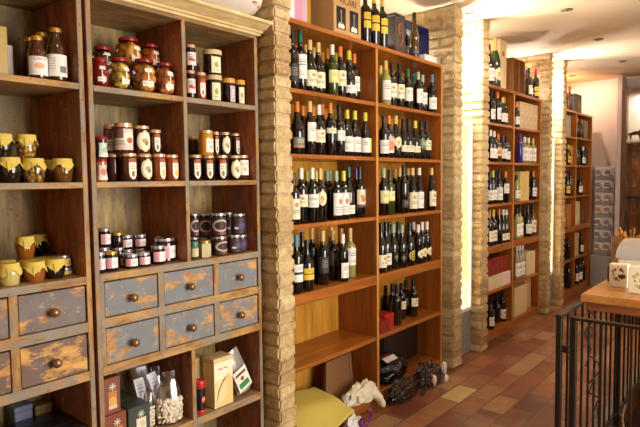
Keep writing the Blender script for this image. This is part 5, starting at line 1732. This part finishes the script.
def nut_carton(y0, y1, z0, z1, x1, mat, label, wincol):
    t = carton('nut_carton', x1 - 0.10, x1, y0, y1, z0, z1, mat, label, 'confection cartons in the cabinet', lid=False)
    w = (y1 - y0)
    flatlab(t, 'window', 0.05, -w * 0.14, w * 0.30, 0.02, (z1 - z0) * 0.62, wincol)
    bm = bmesh.new()
    for k in range(4):
        vs = box(bm, 0.0502, 0.051, w * 0.08 - 0.016, w * 0.08 + 0.016, (z1 - z0) * 0.74 - 0.0013, (z1 - z0) * 0.74 + 0.0013, rot=Matrix.Rotation(k * PI / 4, 3, 'X'))
    sub(t, 'star_mark', bm, plain('star_white', S(230, 226, 210), 0.5))
    return t


L_WB = label_mat('window_beans', S(226, 214, 190), [('disc', 0.4, 0.3, 0.25, 0.8, S(240, 232, 214)), ('disc', 0.65, 0.6, 0.22, 0.8, S(206, 190, 160))])
L_WA = label_mat('window_amber', S(190, 124, 50), [('disc', 0.5, 0.4, 0.3, 0.6, S(214, 160, 82)), ('rect', 0, 1, 0, 0.2, S(210, 190, 160))])
nut_carton(1.102, 1.205, 0.403, 0.548, -2.075, BROWNBX, 'lower chestnut-brown carton with star at left of bottom cubby', L_WA)
nut_carton(1.102, 1.185, 0.5485, 0.700, -2.082, BROWNBX, 'upper chestnut-brown carton stacked on the lower brown one', L_WA)
nut_carton(1.212, 1.316, 0.403, 0.546, -2.075, DGREEN, 'front dark green carton with white window in the bottom cubby', L_WB)
nut_carton(1.222, 1.320, 0.403, 0.546, -2.182, DGREEN, 'second dark green carton behind the front green one', L_WB)
nut_carton(1.222, 1.320, 0.403, 0.546, -2.288, DGREEN, 'rearmost dark green carton in the bottom cubby', L_WB)
nut_carton(1.104, 1.20, 0.403, 0.548, -2.186, BROWNBX, 'brown carton behind the chestnut ones in the bottom cubby', L_WA)

CLEARBAG = clear_glass('clear_bag_film', (0.92, 0.93, 0.94, 1), 0.6, 0.12)
M_BEAN = plain('white_bean', S(226, 212, 186), 0.45)
L_HEAD = label_mat('header_tag', S(222, 220, 228), [('lines', 0.2, 0.8, 0.3, 0.7, S(150, 150, 170), 6)])
kb = bmesh.new()
bmesh.ops.create_icosphere(kb, subdivisions=2, radius=1)
for v in kb.verts:
    v.co = Vector((v.co.x * 0.0095, v.co.y * 0.016 , v.co.z * 0.0095 - 0.003 * (v.co.y ** 2)))
BEAN = mesh_of(kb, 'bean', M_BEAN, 180)


def bean_bag(x, y, label, w, hb, tilt, seed, nuts=True, top=0.62):
    t = thing('bean_bag', label, 'bag', (x, y, 0.4035), 'clear bags of white beans in the cabinet', R(tilt))
    rnd = random.Random(seed)
    bm = bmesh.new()
    seg = 22
    prof = [(0.92, 0.0), (1.0, 0.02), (1.02, hb * 0.5), (0.96, hb), (0.86, hb + 0.03), (0.66, hb + 0.06), (0.5, hb + 0.08), (0.5, hb + 0.12)]
    rings = []
    for f, z in prof:
        fx = f * (1.0 if z < hb else max(0.12, 1 - (z - hb) / 0.09))
        rings.append([bm.verts.new((w * 0.62 * fx * math.cos(2 * PI * i / seg) * (1 + 0.05 * rnd.uniform(-1, 1)), w * f * math.sin(2 * PI * i / seg) * (1 + 0.06 * rnd.uniform(-1, 1)), z)) for i in range(seg)])
    for a, b in zip(rings, rings[1:]):
        for i in range(seg):
            j = (i + 1) % seg
            bm.faces.new((a[i], a[j], b[j], b[i]))
    bm.faces.new(list(reversed(rings[0])))
    sub(t, 'film', bm, CLEARBAG, 70)
    core = LT([(w * 0.46, 0.004), (w * 0.5, 0.02), (w * 0.48, hb * 0.8), (w * 0.3, hb * 0.92)], 14)
    for v in core.verts:
        v.co.y *= 1.45
    sub(t, 'bean_core', core, plain('bean_core_tone', S(206, 188, 158), 0.6), 60)['kind'] = 'stuff'
    nb = 0
    for lv in range(6):
        zz = 0.021 + lv * (hb - 0.008) / 6.2
        for i in range(11):
            a = -1.9 + 3.3 * (i + 0.5 * (lv % 2)) / 11 + rnd.uniform(-0.06, 0.06)
            o = put('bean', BEAN, t, (w * 0.52 * math.cos(a), w * 0.84 * math.sin(a), zz + rnd.uniform(-0.003, 0.003)))
            o.rotation_euler = (rnd.uniform(0, 3), rnd.uniform(-0.5, 0.5), a + rnd.uniform(-0.7, 0.7))
            sc = rnd.uniform(0.85, 1.15) * min(1.0, w / 0.05)
            o.scale = (sc, sc, sc)
    # folded paper header over the gathered neck
    bm = bmesh.new()
    patch(bm, lambda z: 0.0, 0, 1, 0, 1) if False else None
    hd = flatlab(t, 'paper_header', 0.010, -0.021, 0.021, hb + 0.03, hb + 0.125, L_HEAD, 0.003)
    hd.rotation_euler = (R(rnd.uniform(-22, 26)), R(-14), 0)
    return t


bean_bag(-2.115, 1.440, 'front clear bag of white beans against the cubby divider', 0.062, 0.115, -20, 1)
bean_bag(-2.13, 1.345, 'half-hidden clear bag of white beans beside the green carton', 0.026, 0.10, -20, 2)
bean_bag(-2.215, 1.395, 'clear bag of beans behind the front one, taller header', 0.050, 0.115, -20, 3)
bean_bag(-2.255, 1.465, 'rear clear bag of beans deep in the bottom cubby', 0.045, 0.10, -20, 4)

t = thing('tin', 'red and black cylindrical tin in the right bottom cubby', 'tin', (-2.09, 1.592, 0.4034))
sub(t, 'body', LT([(0.027, 0.016), (0.027, 0.125)], 28), plain('tin_black', S(28, 24, 24), 0.25))
sub(t, 'base_band', LT([(0.0268, 0), (0.0275, 0.002), (0.0275, 0.017), (0.027, 0.018)], 28), plain('tin_red', S(192, 40, 28), 0.3))
sub(t, 'lid', LT([(0.0275, 0.122), (0.028, 0.124), (0.028, 0.15), (0.026, 0.156), (0, 0.156)], 28), plain('tin_red', S(192, 40, 28), 0.3))
bm = bmesh.new()
patch(bm, lambda z: 0.027, 0.05, 0.085, -0.3, 0.45, 'oval')
sub(t, 'emblem', bm, label_mat('tin_emblem', S(206, 60, 48), [('lines', 0.1, 0.9, 0.3, 0.7, S(240, 220, 210), 5)]), 60)

L_BOXF = label_mat('cream_box_print', S(238, 226, 190), [('lines', 0.22, 0.72, 0.80, 0.86, S(176, 60, 40), 12), ('disc', 0.75, 0.2, 0.45, 0.6, S(226, 194, 126)), ('disc', 0.2, 0.35, 0.25, 0.5, S(232, 208, 150))])
t = carton('cream_box', -2.145, -2.058, 1.655, 1.770, 0.403, 0.645, card('cream_gold_board', S(216, 190, 136), 0.45), 'tall cream food box with red print and vanilla-pod curve', lid=True)
flatlab(t, 'front_print', 0.0435, -0.0572, 0.0572, 0.002, 0.221, L_BOXF)
bm = bmesh.new()
tube(bm, [(0.0447, -0.045, 0.03), (0.0447, -0.03, 0.085), (0.0447, 0.0, 0.13), (0.0447, 0.035, 0.155)], [0.001, 0.003, 0.003, 0.001], 6)
sub(t, 'pod_drawing', bm, plain('pod_brown', S(110, 66, 30), 0.5), 60)
t = carton('cream_box', -2.26, -2.165, 1.575, 1.69, 0.403, 0.635, card('cream_gold_board', S(216, 190, 136), 0.45), 'second cream food box standing behind the tall printed one')
t = thing('coffee_bag', 'silver foil bag with white and green label leaning on cream box', 'bag', (-2.105, 1.884, 0.4036))
bm = bmesh.new()
bmesh.ops.create_grid(bm, x_segments=10, y_segments=16, size=0.5)
for v in bm.verts:
    a, b = v.co.x + 0.5, v.co.y + 0.5
    w = 0.054 * (1 - 0.25 * max(0, b - 0.6))
    th = 0.026 * math.sin(PI * a) * (1 - b ** 3)
    v.co = Vector((th + 0.003 * noise.noise(Vector((a * 6, b * 8, 0))), (a - 0.5) * 2 * w, b * 0.235))
geo = bmesh.ops.duplicate(bm, geom=bm.verts[:] + bm.edges[:] + bm.faces[:])
for v in [x for x in geo['geom'] if isinstance(x, bmesh.types.BMVert)]:
    v.co.x = -v.co.x - 0.001
bmesh.ops.rotate(bm, verts=bm.verts, cent=(0, 0.058, 0), matrix=Matrix.Rotation(R(24), 3, 'X'))
mn = min(v.co.z for v in bm.verts)
bmesh.ops.translate(bm, verts=bm.verts, vec=(0, 0, -mn))
sub(t, 'foil', bm, plain('silver_foil', S(186, 178, 168), 0.25, 0.5, 0.25, 25), 60)
o = flatlab(t, 'paper_label', 0.029, -0.042, 0.046, 0.03, 0.15, label_mat('coffee_label', S(232, 224, 210), [('rect', 0.12, 0.88, 0.12, 0.38, S(58, 130, 62)), ('rect', 0.1, 0.9, 0.72, 0.84, S(110, 60, 44)), ('disc', 0.5, 0.54, 0.1, 0.8, S(120, 80, 60))]))
o.rotation_euler = (R(24), 0, 0)
o.location = (0.001, 0.0, 0.008)

for i in range(3):
    x1 = -2.072 - i * 0.082
    t = carton('flat_black_box', x1 - 0.078, x1, 0.27, 1.036, 0.403, 0.545, BLACKBX, 'long black box, %s from front, in the bottom left compartment' % ORD[i], 'long black boxes in the cabinet', bev=0.006, lid=False)
    flatlab(t, 'front_print', 0.039, 0.18, 0.32, 0.05, 0.10, label_mat('black_box_print', S(40, 38, 48), [('lines', 0.05, 0.95, 0.3, 0.7, S(110, 106, 120), 3)]))
t = carton('small_box', -2.40, -2.325, 0.865, 0.935, 0.403, 0.60, card('blue_grey_board', S(96, 98, 124), 0.5), 'blue-grey box standing behind the long black boxes')
t = carton('small_box', -2.40, -2.325, 0.945, 1.015, 0.403, 0.58, card('tan_dark_board', S(120, 92, 50), 0.5), 'tan box at the back corner behind the long black boxes')
t = carton('gold_box', -2.22, -2.085, 0.69, 0.81, 1.868, 2.037, card('olive_gold_board', S(170, 140, 62), 0.35), 'olive-gold box beside the sauce bottles on the top left shelf', lid=False)
t = carton('small_box', -2.24, -2.19, 0.82, 0.868, 1.868, 2.0, card('white_card', S(210, 206, 200), 0.5), 'white card packet between olive-gold box and sauce bottles', lid=False)

# ------------------------------------------------------------------ the lit bays: glass display fridges
M_LAC = plain('white_lacquer', S(240, 238, 232), 0.3, 0, 0.03)
M_GRILLE = plain('grey_grille_metal', S(166, 168, 172), 0.35, 0.5)
q = N('warm_backlit_panel')
sp = q.n('ShaderNodeSeparateXYZ')
q.link(q.n('ShaderNodeTexCoord').outputs['Object'], sp.inputs[0])
nz = q.noise(q.obj((1, 1, 0.5)), 3.0, 2)
q.set(q.ramp(nz, [(0.4, S(240, 176, 84)), (0.62, S(250, 222, 160))]), 0.4)
q.link(q.ramp(nz, [(0.4, S(255, 214, 140)), (0.62, S(255, 240, 206))]), q.b.inputs['Emission Color'])
q.b.inputs['Emission Strength'].default_value = 10.0
M_LIT = q.m
for k, (ya, yb) in enumerate(((4.088, 4.428), (6.263, 6.593))):
    yc = (ya + yb) / 2
    hw = (yb - ya) / 2
    t = thing('display_fridge', ['white glass-doored display fridge glowing in the first lit bay', 'white glass-doored display fridge glowing in the second lit bay'][k], 'display fridge', (-2.20, yc, 0.0004), 'display fridges in the lit bays')
    bm = bmesh.new()
    for a in ((-0.18, -0.165, -hw, hw, 0, 1.95), (-0.165, 0.15, -hw, -hw + 0.014, 0, 1.95), (-0.165, 0.15, hw - 0.014, hw, 0, 1.95), (-0.165, 0.15, -hw + 0.014, hw - 0.014, 1.93, 1.95), (-0.165, 0.15, -hw + 0.014, hw - 0.014, 0.36, 0.38)):
        box(bm, *a)
    sub(t, 'cabinet_shell', bm, M_LAC)
    d = bmesh.new()
    for a in ((0.151, 0.172, -hw, -hw + 0.026, 0.37, 1.95), (0.151, 0.172, hw - 0.026, hw, 0.37, 1.95), (0.151, 0.172, -hw + 0.026, hw - 0.026, 0.37, 0.40), (0.151, 0.172, -hw + 0.026, hw - 0.026, 1.915, 1.95)):
        box(d, *a, 0.002)
    fr = sub(t, 'door', d, M_LAC)
    put('glass_pane', mesh_of(BX(0.158, 0.163, -hw + 0.026, hw - 0.026, 0.40, 1.915), 'glass_pane', clear_glass('fridge_glass', (0.97, 0.97, 0.96, 1))), fr)
    sub(t, 'lit_panel', BX(0.135, 0.140, -hw + 0.016, hw - 0.016, 0.385, 1.925), M_LIT)
    g = bmesh.new()
    box(g, 0.14, 0.160, -hw, hw, 0.0, 0.36, 0.002)
    for i in range(6):
        yy = -hw + 0.03 + i * (2 * hw - 0.06) / 5
        box(g, 0.160, 0.168, yy - 0.008, yy + 0.008, 0.03, 0.33, 0.001)
    sub(t, 'grille', g, M_GRILLE)

# the tube lamps that light the bays and the rack tops
M_TUBE = N('lit_tube')
M_TUBE.set(S(255, 244, 226), 0.4)
M_TUBE.b.inputs['Emission Color'].default_value = S(255, 246, 232)
M_TUBE.b.inputs['Emission Strength'].default_value = 6
for (yy, w) in ((4.26, 'first'), (6.43, 'second')):
    t = thing('tube_lamp', 'upright lit tube lamp at the back of the %s lit bay' % w, 'lamp', (-2.400, yy, 2.0))
    sub(t, 'holder', BX(-0.006, 0.004, -0.012, 0.012, 0, 0.76), M_LAC)
    bm = bmesh.new()
    tube(bm, [(0.009, 0, 0.03), (0.009, 0, 0.73)], 0.006, 10)
    sub(t, 'tube', bm, M_TUBE.m, 60)

for i, (dx, dy) in enumerate(DOWNLIGHTS[:3] + [(-1.96, 4.20), (-1.96, 6.38), (-2.17, 7.72)]):
    t = thing('recessed_downlight', ('small recessed ceiling downlight over the aisle, %s counted from the camera' % ORD[i]) if i < 3 else ['recessed downlight over the first lit bay', 'recessed downlight over the second lit bay', 'recessed downlight above the far rack'][i - 3], 'lamp', (dx, dy, ZC - 0.0), 'recessed downlights in the ceiling')
    sub(t, 'ring', LT([(0.045, -0.0005), (0.045, -0.006), (0.034, -0.008), (0.032, -0.0005)], 24, cap=False), plain('steel_ring', S(120, 112, 104), 0.35, 0.6))
    sub(t, 'lens', LT([(0.033, -0.002), (0.032, -0.004), (0, -0.005)], 24), plain('dim_lens', S(70, 62, 54), 0.2))

# ------------------------------------------------------------------ end wall: postcard stand, glazed cabinet, crate
t = thing('postcard_stand', 'grey postcard stand against the end wall beside the far rack', 'display stand', (-1.885, 8.215, 0.0004))
M_STAND = plain('grey_stand', S(142, 132, 126), 0.6)
sub(t, 'base', BX(-0.125, 0.125, -0.10, 0.12, 0, 0.42, 0.004), M_STAND)
sub(t, 'back_board', BX(-0.12, 0.12, 0.03, 0.045, 0.42, 1.62, 0.003), plain('pale_stand_board', S(222, 210, 198), 0.6))
for k in range(7):
    for s in (-0.058, 0.058):
        bm = bmesh.new()
        zz = 0.44 + k * 0.168
        box(bm, s - 0.054, s + 0.054, -0.008, -0.005, zz, zz + 0.05)
        box(bm, s - 0.054, s + 0.054, -0.005, 0.03, zz, zz + 0.003)
        sub(t, 'pocket', bm, M_STAND)
CARDS = [label_mat('postcard_%d' % i, S(*c), [('disc', 0.35, 0.62, 0.2, 0.5, S(*d)), ('rect', 0.55, 0.9, 0.3, 0.5, S(*d)), ('rect', 0.1, 0.6, 0.1, 0.2, S(*e)), ('lines', 0.1, 0.9, 0.05, 0.95, S(*e), 5)]) for i, (c, d, e) in enumerate((
    ((240, 230, 216), (150, 90, 66), (206, 190, 176)), ((226, 216, 210), (110, 106, 130), (180, 166, 156)), ((240, 230, 214), (196, 120, 70), (150, 136, 124)), ((232, 222, 212), (90, 76, 70), (196, 180, 170))))]
cm = []
for m in CARDS:
    bm = bmesh.new()
    uvl = bm.loops.layers.uv.verify()
    box(bm, -0.047, 0.047, -0.0008, 0.0008, 0, 0.145)
    for f in bm.faces:
        for lp in f.loops:
            lp[uvl].uv = ((lp.vert.co.x + 0.047) / 0.094, lp.vert.co.z / 0.145)
    cm.append(mesh_of(bm, 'postcard', m))
for k in range(7):
    for j, s in enumerate((-0.058, 0.058)):
        o = put('postcard', cm[(k * 3 + j * 2 + k // 2) % 4], None, (-1.885 + s, 8.222, 0.4445 + k * 0.168))
        tag(o, 'postcard in %s column, %s from the top, of the grey stand' % (('left', 'right')[j], ORD[6 - k]), 'postcard', 'postcards on the stand')

t = thing('glass_cabinet', 'dark-framed glazed cabinet with lit shelf on the end wall', 'cabinet', (-1.25, 8.18, 0.0004))
M_DKWOOD = mat_wood('dark_cabinet_wood', S(66, 40, 24), S(96, 62, 38), 8, (2.5, 2.5, 0.3), 0.4)
M_GREYW = plain('grey_pilaster', S(176, 156, 146), 0.6)
sub(t, 'pilaster', BX(-0.455, -0.40, -0.14, 0.17, 0, 2.78), M_GREYW)
bm = bmesh.new()
for a in ((-0.395, -0.345, -0.14, -0.10, 0, 2.60), (0.345, 0.395, -0.14, -0.10, 0, 2.60), (-0.345, 0.345, -0.14, -0.10, 2.55, 2.60), (-0.345, 0.345, -0.14, -0.10, 0, 0.10), (-0.395, -0.38, -0.10, 0.17, 0, 2.60), (0.38, 0.395, -0.10, 0.17, 0, 2.60), (-0.38, 0.38, -0.10, 0.17, 2.58, 2.60)):
    box(bm, *a, 0.002)
sub(t, 'frame', bm, M_DKWOOD)
sub(t, 'lined_back', BX(-0.38, 0.38, 0.155, 0.17, 1.94, 2.58), plain('pale_lining', S(236, 226, 210), 0.6))
sub(t, 'wood_back', BX(-0.38, 0.38, 0.155, 0.17, 0.1, 1.92), mat_wood('amber_cabinet_back', S(110, 62, 24), S(160, 98, 42), 7, (2.5, 2.5, 0.3), 0.4))
sub(t, 'shelf', BX(-0.379, 0.379, -0.095, 0.155, 1.92, 1.955), plain('pale_shelf', S(226, 214, 198), 0.5))
sub(t, 'shelf', BX(-0.379, 0.379, -0.095, 0.155, 1.2, 1.225), M_DKWOOD)
sub(t, 'glass_pane', BX(-0.345, 0.345, -0.125, -0.12, 0.10, 2.55), clear_glass('cabinet_glass', (0.96, 0.95, 0.93, 1)))
area('cabinet_lamp_light', (-1.25, 8.2, 2.56), (0, 0, -1), 0.5, 0.1, 6, (1.0, 0.93, 0.84))
spot('cabinet_low_light', (-1.3, 8.15, 1.90), (0, 0.2, -1), 2.5, WARM, 120, 0.6)
# the little dark horse figure on the lit shelf
t = thing('horse_figurine', 'small dark horse figurine on the lit cabinet shelf', 'figurine', (-1.515, 8.17, 1.9556))
me = bpy.data.meshes.new('horse_body')
V = [(0, 0, 0.085), (0.05, 0, 0.09), (-0.05, 0, 0.088), (0.07, 0, 0.12), (0.085, 0, 0.155), (0.115, 0, 0.145), (0.05, 0.016, 0.05), (0.052, 0.016, 0.0), (0.05, -0.016, 0.05), (0.062, -0.016, 0.0), (-0.05, 0.016, 0.05), (-0.056, 0.016, 0.0), (-0.05, -0.016, 0.05), (-0.045, -0.016, 0.0), (-0.075, 0, 0.08), (-0.085, 0, 0.045)]
E_ = [(0, 1), (0, 2), (1, 3), (3, 4), (4, 5), (1, 6), (6, 7), (1, 8), (8, 9), (2, 10), (10, 11), (2, 12), (12, 13), (2, 14), (14, 15)]
me.from_pydata(V, E_, [])
me.materials.append(plain('dark_bronze', S(58, 40, 30), 0.35, 0.4))
o = put('body', me, t)
md = o.modifiers.new('skin', 'SKIN')
rr = [0.026, 0.024, 0.025, 0.018, 0.014, 0.009, 0.009, 0.006, 0.009, 0.006, 0.010, 0.006, 0.010, 0.006, 0.007, 0.004]
for sv, r0 in zip(me.skin_vertices[0].data if me.skin_vertices else [], rr):
    sv.radius = (r0, r0)
if me.skin_vertices:
    me.skin_vertices[0].data[0].use_root = True
o.modifiers.new('smooth', 'SUBSURF').levels = 1

t = thing('crate', 'brown wooden crate beyond the counter holding golden twigs', 'crate', (-1.19, 6.42, 0.0004))
bm = bmesh.new()
for a in ((-0.17, 0.17, -0.14, -0.125, 0.10, 0.86), (-0.17, 0.17, 0.125, 0.14, 0.10, 0.86), (-0.17, -0.155, -0.125, 0.125, 0.10, 0.86), (0.155, 0.17, -0.125, 0.125, 0.10, 0.86), (-0.155, 0.155, -0.125, 0.125, 0.10, 0.12)):
    box(bm, *a, 0.003)
sub(t, 'case', bm, mat_wood('crate_brown', S(118, 76, 36), S(160, 108, 54), 8, (0.4, 2.5, 2.5), 0.6))
for sx in (-0.15, 0.15):
    for sy in (-0.12, 0.12):
        sub(t, 'leg', BX(sx - 0.018, sx + 0.018, sy - 0.018, sy + 0.018, 0, 0.10), M_DKWOOD)
t = thing('twig_bunch', 'bunch of golden dry twigs standing in the brown crate', 'twigs', (-1.19, 6.42, 0.121))
rnd = random.Random(5)
GOLDTW = plain('golden_twig', S(206, 146, 62), 0.4, 0.3)
for i in range(34):
    a = rnd.uniform(0, 2 * PI)
    r0, r1 = rnd.uniform(0, 0.07), rnd.uniform(0.05, 0.125)
    bm = bmesh.new()
    z1 = rnd.uniform(0.72, 0.83)
    p0 = Vector((r0 * math.cos(a), r0 * math.sin(a) * 0.8, 0.02))
    p1 = Vector((r1 * math.cos(a), r1 * math.sin(a) * 0.75, z1))
    k = rnd.uniform(-0.02, 0.02)
    tube(bm, [p0, p0.lerp(p1, 0.5) + Vector((k, -k, 0.03)), p0.lerp(p1, 0.85), p1 + Vector((0.07 * math.cos(a), 0.07 * math.sin(a), 0.015))], [0.004, 0.0035, 0.004, 0.007], 6)
    sub(t, 'twig', bm, GOLDTW, 60)

# ------------------------------------------------------------------ iron railing round the stairwell
RXX, RY0, RZ = -0.735, 2.488, 0.895
t = thing('stair_railing', 'dark iron railing with thin balusters round the stairwell opening', 'railing', (RXX, RY0, 0.0))


def bar(name, x0, x1, y0, y1, z0, z1, bev=0.002):
    return obj(name, BX(x0, x1, y0, y1, z0, z1, bev), M_IRON, t)


Y_END = 5.4
bar('top_rail', RXX - 0.015, RXX + 0.015, RY0 - 0.015, Y_END, RZ - 0.008, RZ + 0.004)
bar('top_rail', RXX + 0.040, 0.43, RY0 - 0.001, RY0 + 0.027, RZ - 0.012, RZ)
bar('bottom_rail', RXX - 0.010, RXX + 0.010, RY0 + 0.021, Y_END, 0.085, 0.099)
bar('bottom_rail', RXX + 0.062, 0.43, RY0 + 0.004, RY0 + 0.022, 0.085, 0.099)
bar('post', RXX - 0.0115, RXX + 0.0115, RY0 - 0.0115, RY0 + 0.0115, 0.0, RZ - 0.009)
bar('post', RXX + 0.042, RXX + 0.068, RY0 + 0.001, RY0 + 0.025, 0.0, RZ - 0.010)
for yy in (3.62, 4.75):
    bar('post', RXX - 0.014, RXX + 0.014, yy - 0.014, yy + 0.014, 0.0, RZ - 0.009)
hb = obj('hinge', BX(RXX + 0.010, RXX + 0.044, RY0 - 0.005, RY0 + 0.014, 0.735, 0.765, 0.003), M_IRON, t)
yy = RY0 + 0.125
while yy < Y_END - 0.05:
    if min(abs(yy - 3.62), abs(yy - 4.75)) > 0.03:
        bar('baluster', RXX - 0.005, RXX + 0.005, yy - 0.005, yy + 0.005, 0.09, RZ - 0.008, 0.001)
    yy += 0.118
xx = RXX + 0.165
while xx < 0.42:
    bar('baluster', xx - 0.005, xx + 0.005, RY0 + 0.008, RY0 + 0.018, 0.09, RZ - 0.012, 0.001)
    xx += 0.112
t2 = thing('dry_vine', 'thin dark dry vine twisted through the railing balusters', 'vine', (RXX + 0.02, 2.9, 0.0))
bm = bmesh.new()
pts = [(0.02 * math.sin(i * 1.3) , -0.14 + 0.075 * math.sin(i * 0.8) + 0.012 * i, 0.87 - 0.030 * i) for i in range(26)]
tube(bm, [(x + 0.022, y, z) for x, y, z in pts], 0.0042, 6)
sub(t2, 'stem', bm, plain('dry_vine_bark', S(40, 30, 22), 0.8), 60)
for i in range(3, 24, 3):
    x, y, z = pts[i]
    bm = bmesh.new()
    s = 1 if i % 2 else -1
    tube(bm, [(x + 0.022, y, z), (x + 0.026, y + 0.05 * s, z - 0.02), (x + 0.020, y + 0.075 * s, z - 0.055), (x + 0.022, y + 0.05 * s, z - 0.075)], [0.003, 0.0028, 0.0022, 0.0014], 6)
    sub(t2, 'tendril', bm, plain('dry_vine_bark', S(40, 30, 22), 0.8), 60)
t3 = thing('cable', 'beige cable running over the stone curb under the railing', 'cable', (-0.70, 3.55, 0.046))
bm = bmesh.new()
tube(bm, [(-0.03, 0.30, 0.006), (-0.015, 0.16, 0.006), (0.0, 0.06, 0.008), (0.016, 0.0, 0.012), (0.03, -0.06, 0.008)], 0.006, 8)
tube(bm, [(-0.05, 0.12, 0.006), (-0.015, 0.11, 0.010)], 0.006, 8)
sub(t3, 'sheath', bm, plain('beige_sheath', S(172, 144, 104), 0.5), 60)

# ------------------------------------------------------------------ counter over the railing end
t = thing('counter', 'polished wood counter top built over the end of the railing', 'counter', (-0.15, 3.5, 0.0))
obj('top', BX(-0.722, 0.75, 2.745, 4.55, 0.912, 0.948, 0.006, 2), M_COUNTER, t)
obj('apron', BX(-0.700, 0.73, 2.765, 2.790, 0.872, 0.912, 0.003), mat_wood('counter_apron_wood', S(120, 66, 30), S(152, 90, 44), 8, (0.3, 2.5, 2.5), 0.4), t)
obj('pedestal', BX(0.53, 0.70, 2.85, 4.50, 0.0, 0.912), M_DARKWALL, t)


def counter_card(x0, x1, y0, y1, z1, label, cols):
    t = thing('picture_box', label, 'box', ((x0 + x1) / 2, (y0 + y1) / 2, 0.9485), 'picture boxes on the counter')
    hx, hy, h = (x1 - x0) / 2, (y1 - y0) / 2, z1 - 0.9485
    sub(t, 'body', BX(-hx, hx, -hy, hy, 0, h, 0.002), plain('ivory_board', S(232, 224, 196), 0.5))
    bm = bmesh.new()
    uvl = bm.loops.layers.uv.verify()
    for (y, sgn) in ((-hy - 0.0008, 1),):
        vs = [bm.verts.new((a, y, b)) for a, b in ((-hx + 0.003, 0.003), (hx - 0.003, 0.003), (hx - 0.003, h - 0.003), (-hx + 0.003, h - 0.003))]
        f = bm.faces.new(vs)
        for lp, uv in zip(f.loops, ((0, 0), (1, 0), (1, 1), (0, 1))):
            lp[uvl].uv = uv
    sub(t, 'front_picture', bm, cols)
    return t


counter_card(-0.660, -0.578, 3.02, 3.08, 1.062, 'ivory box with red-brown wreath picture, by the counter edge',
             label_mat('wreath_red', S(226, 216, 190), [('disc', 0.5 + 0.34 * math.cos(i * 0.55) * (0.8 + 0.2 * (i % 3) / 2), 0.58 + 0.30 * math.sin(i * 0.55) * (0.8 + 0.2 * (i % 2)), 0.055 + 0.02 * (i % 3), 1.0, [S(150, 84, 52), S(176, 120, 74), S(120, 66, 40), S(196, 150, 100)][i % 4]) for i in range(12)] + [('rect', 0.5, 0.92, 0.40, 0.56, S(46, 40, 34))]))
counter_card(-0.552, -0.440, 2.90, 2.965, 1.072, 'ivory box with green leaf wreath picture, nearer the room',
             label_mat('wreath_green', S(236, 228, 200), [('disc', 0.52 + 0.34 * math.cos(i * 0.55) * (0.85 + 0.15 * (i % 3) / 2), 0.53 + 0.34 * math.sin(i * 0.55) * (0.85 + 0.15 * (i % 2)), 0.045 + 0.02 * (i % 3), 1.0, [S(186, 176, 76), S(206, 176, 90), S(150, 150, 70), S(214, 196, 120)][i % 4]) for i in range(12)] + [('rect', 0.42, 0.9, 0.44, 0.6, S(60, 60, 40))]))
t = thing('payment_terminal', 'small black device standing behind the wreath box on the counter', 'device', (-0.682, 3.17, 0.9485))
sub(t, 'body', BX(-0.012, 0.012, -0.03, 0.03, 0, 0.085, 0.003), BLACKBX)
sub(t, 'screen', BX(0.0122, 0.0128, -0.022, 0.022, 0.045, 0.078), BLK)
t = thing('cash_register', 'low white machine with rounded grey top on the counter', 'machine', (-0.52, 3.42, 0.9485))
sub(t, 'body', BX(-0.165, 0.20, -0.11, 0.13, 0.0, 0.105, 0.008, 2), plain('ivory_plastic', S(222, 212, 190), 0.4))
bm = bmesh.new()
pr_ = [(-0.115, 0.106), (-0.112, 0.126), (-0.085, 0.150), (-0.03, 0.174), (0.06, 0.190), (0.12, 0.190), (0.132, 0.172), (0.132, 0.106)]
A1 = [bm.verts.new((-0.172, a, z)) for a, z in pr_]
A2 = [bm.verts.new((-0.150, a * 0.98, 0.106 + (z - 0.106) * 1.06)) for a, z in pr_]
A3 = [bm.verts.new((0.20, a, 0.106 + (z - 0.106) * 1.06)) for a, z in pr_]
n = len(pr_)
for P, Q in ((A1, A2), (A2, A3)):
    for i in range(n):
        j = (i + 1) % n
        bm.faces.new((P[i], P[j], Q[j], Q[i]))
bm.faces.new(list(reversed(A1)))
bm.faces.new(A3)
sub(t, 'top_cover', bm, plain('grey_cover', S(168, 160, 152), 0.35), 40)
t = thing('green_glass', 'small green glass standing on the white counter machine', 'glass', (-0.395, 3.42, 1.1440))
sub(t, 'bowl', LT([(0.022, 0), (0.026, 0.004), (0.034, 0.05), (0.036, 0.085), (0.0335, 0.085), (0.030, 0.03), (0, 0.008)], 24), plain('green_tumbler', S(120, 176, 130), 0.15), 60)
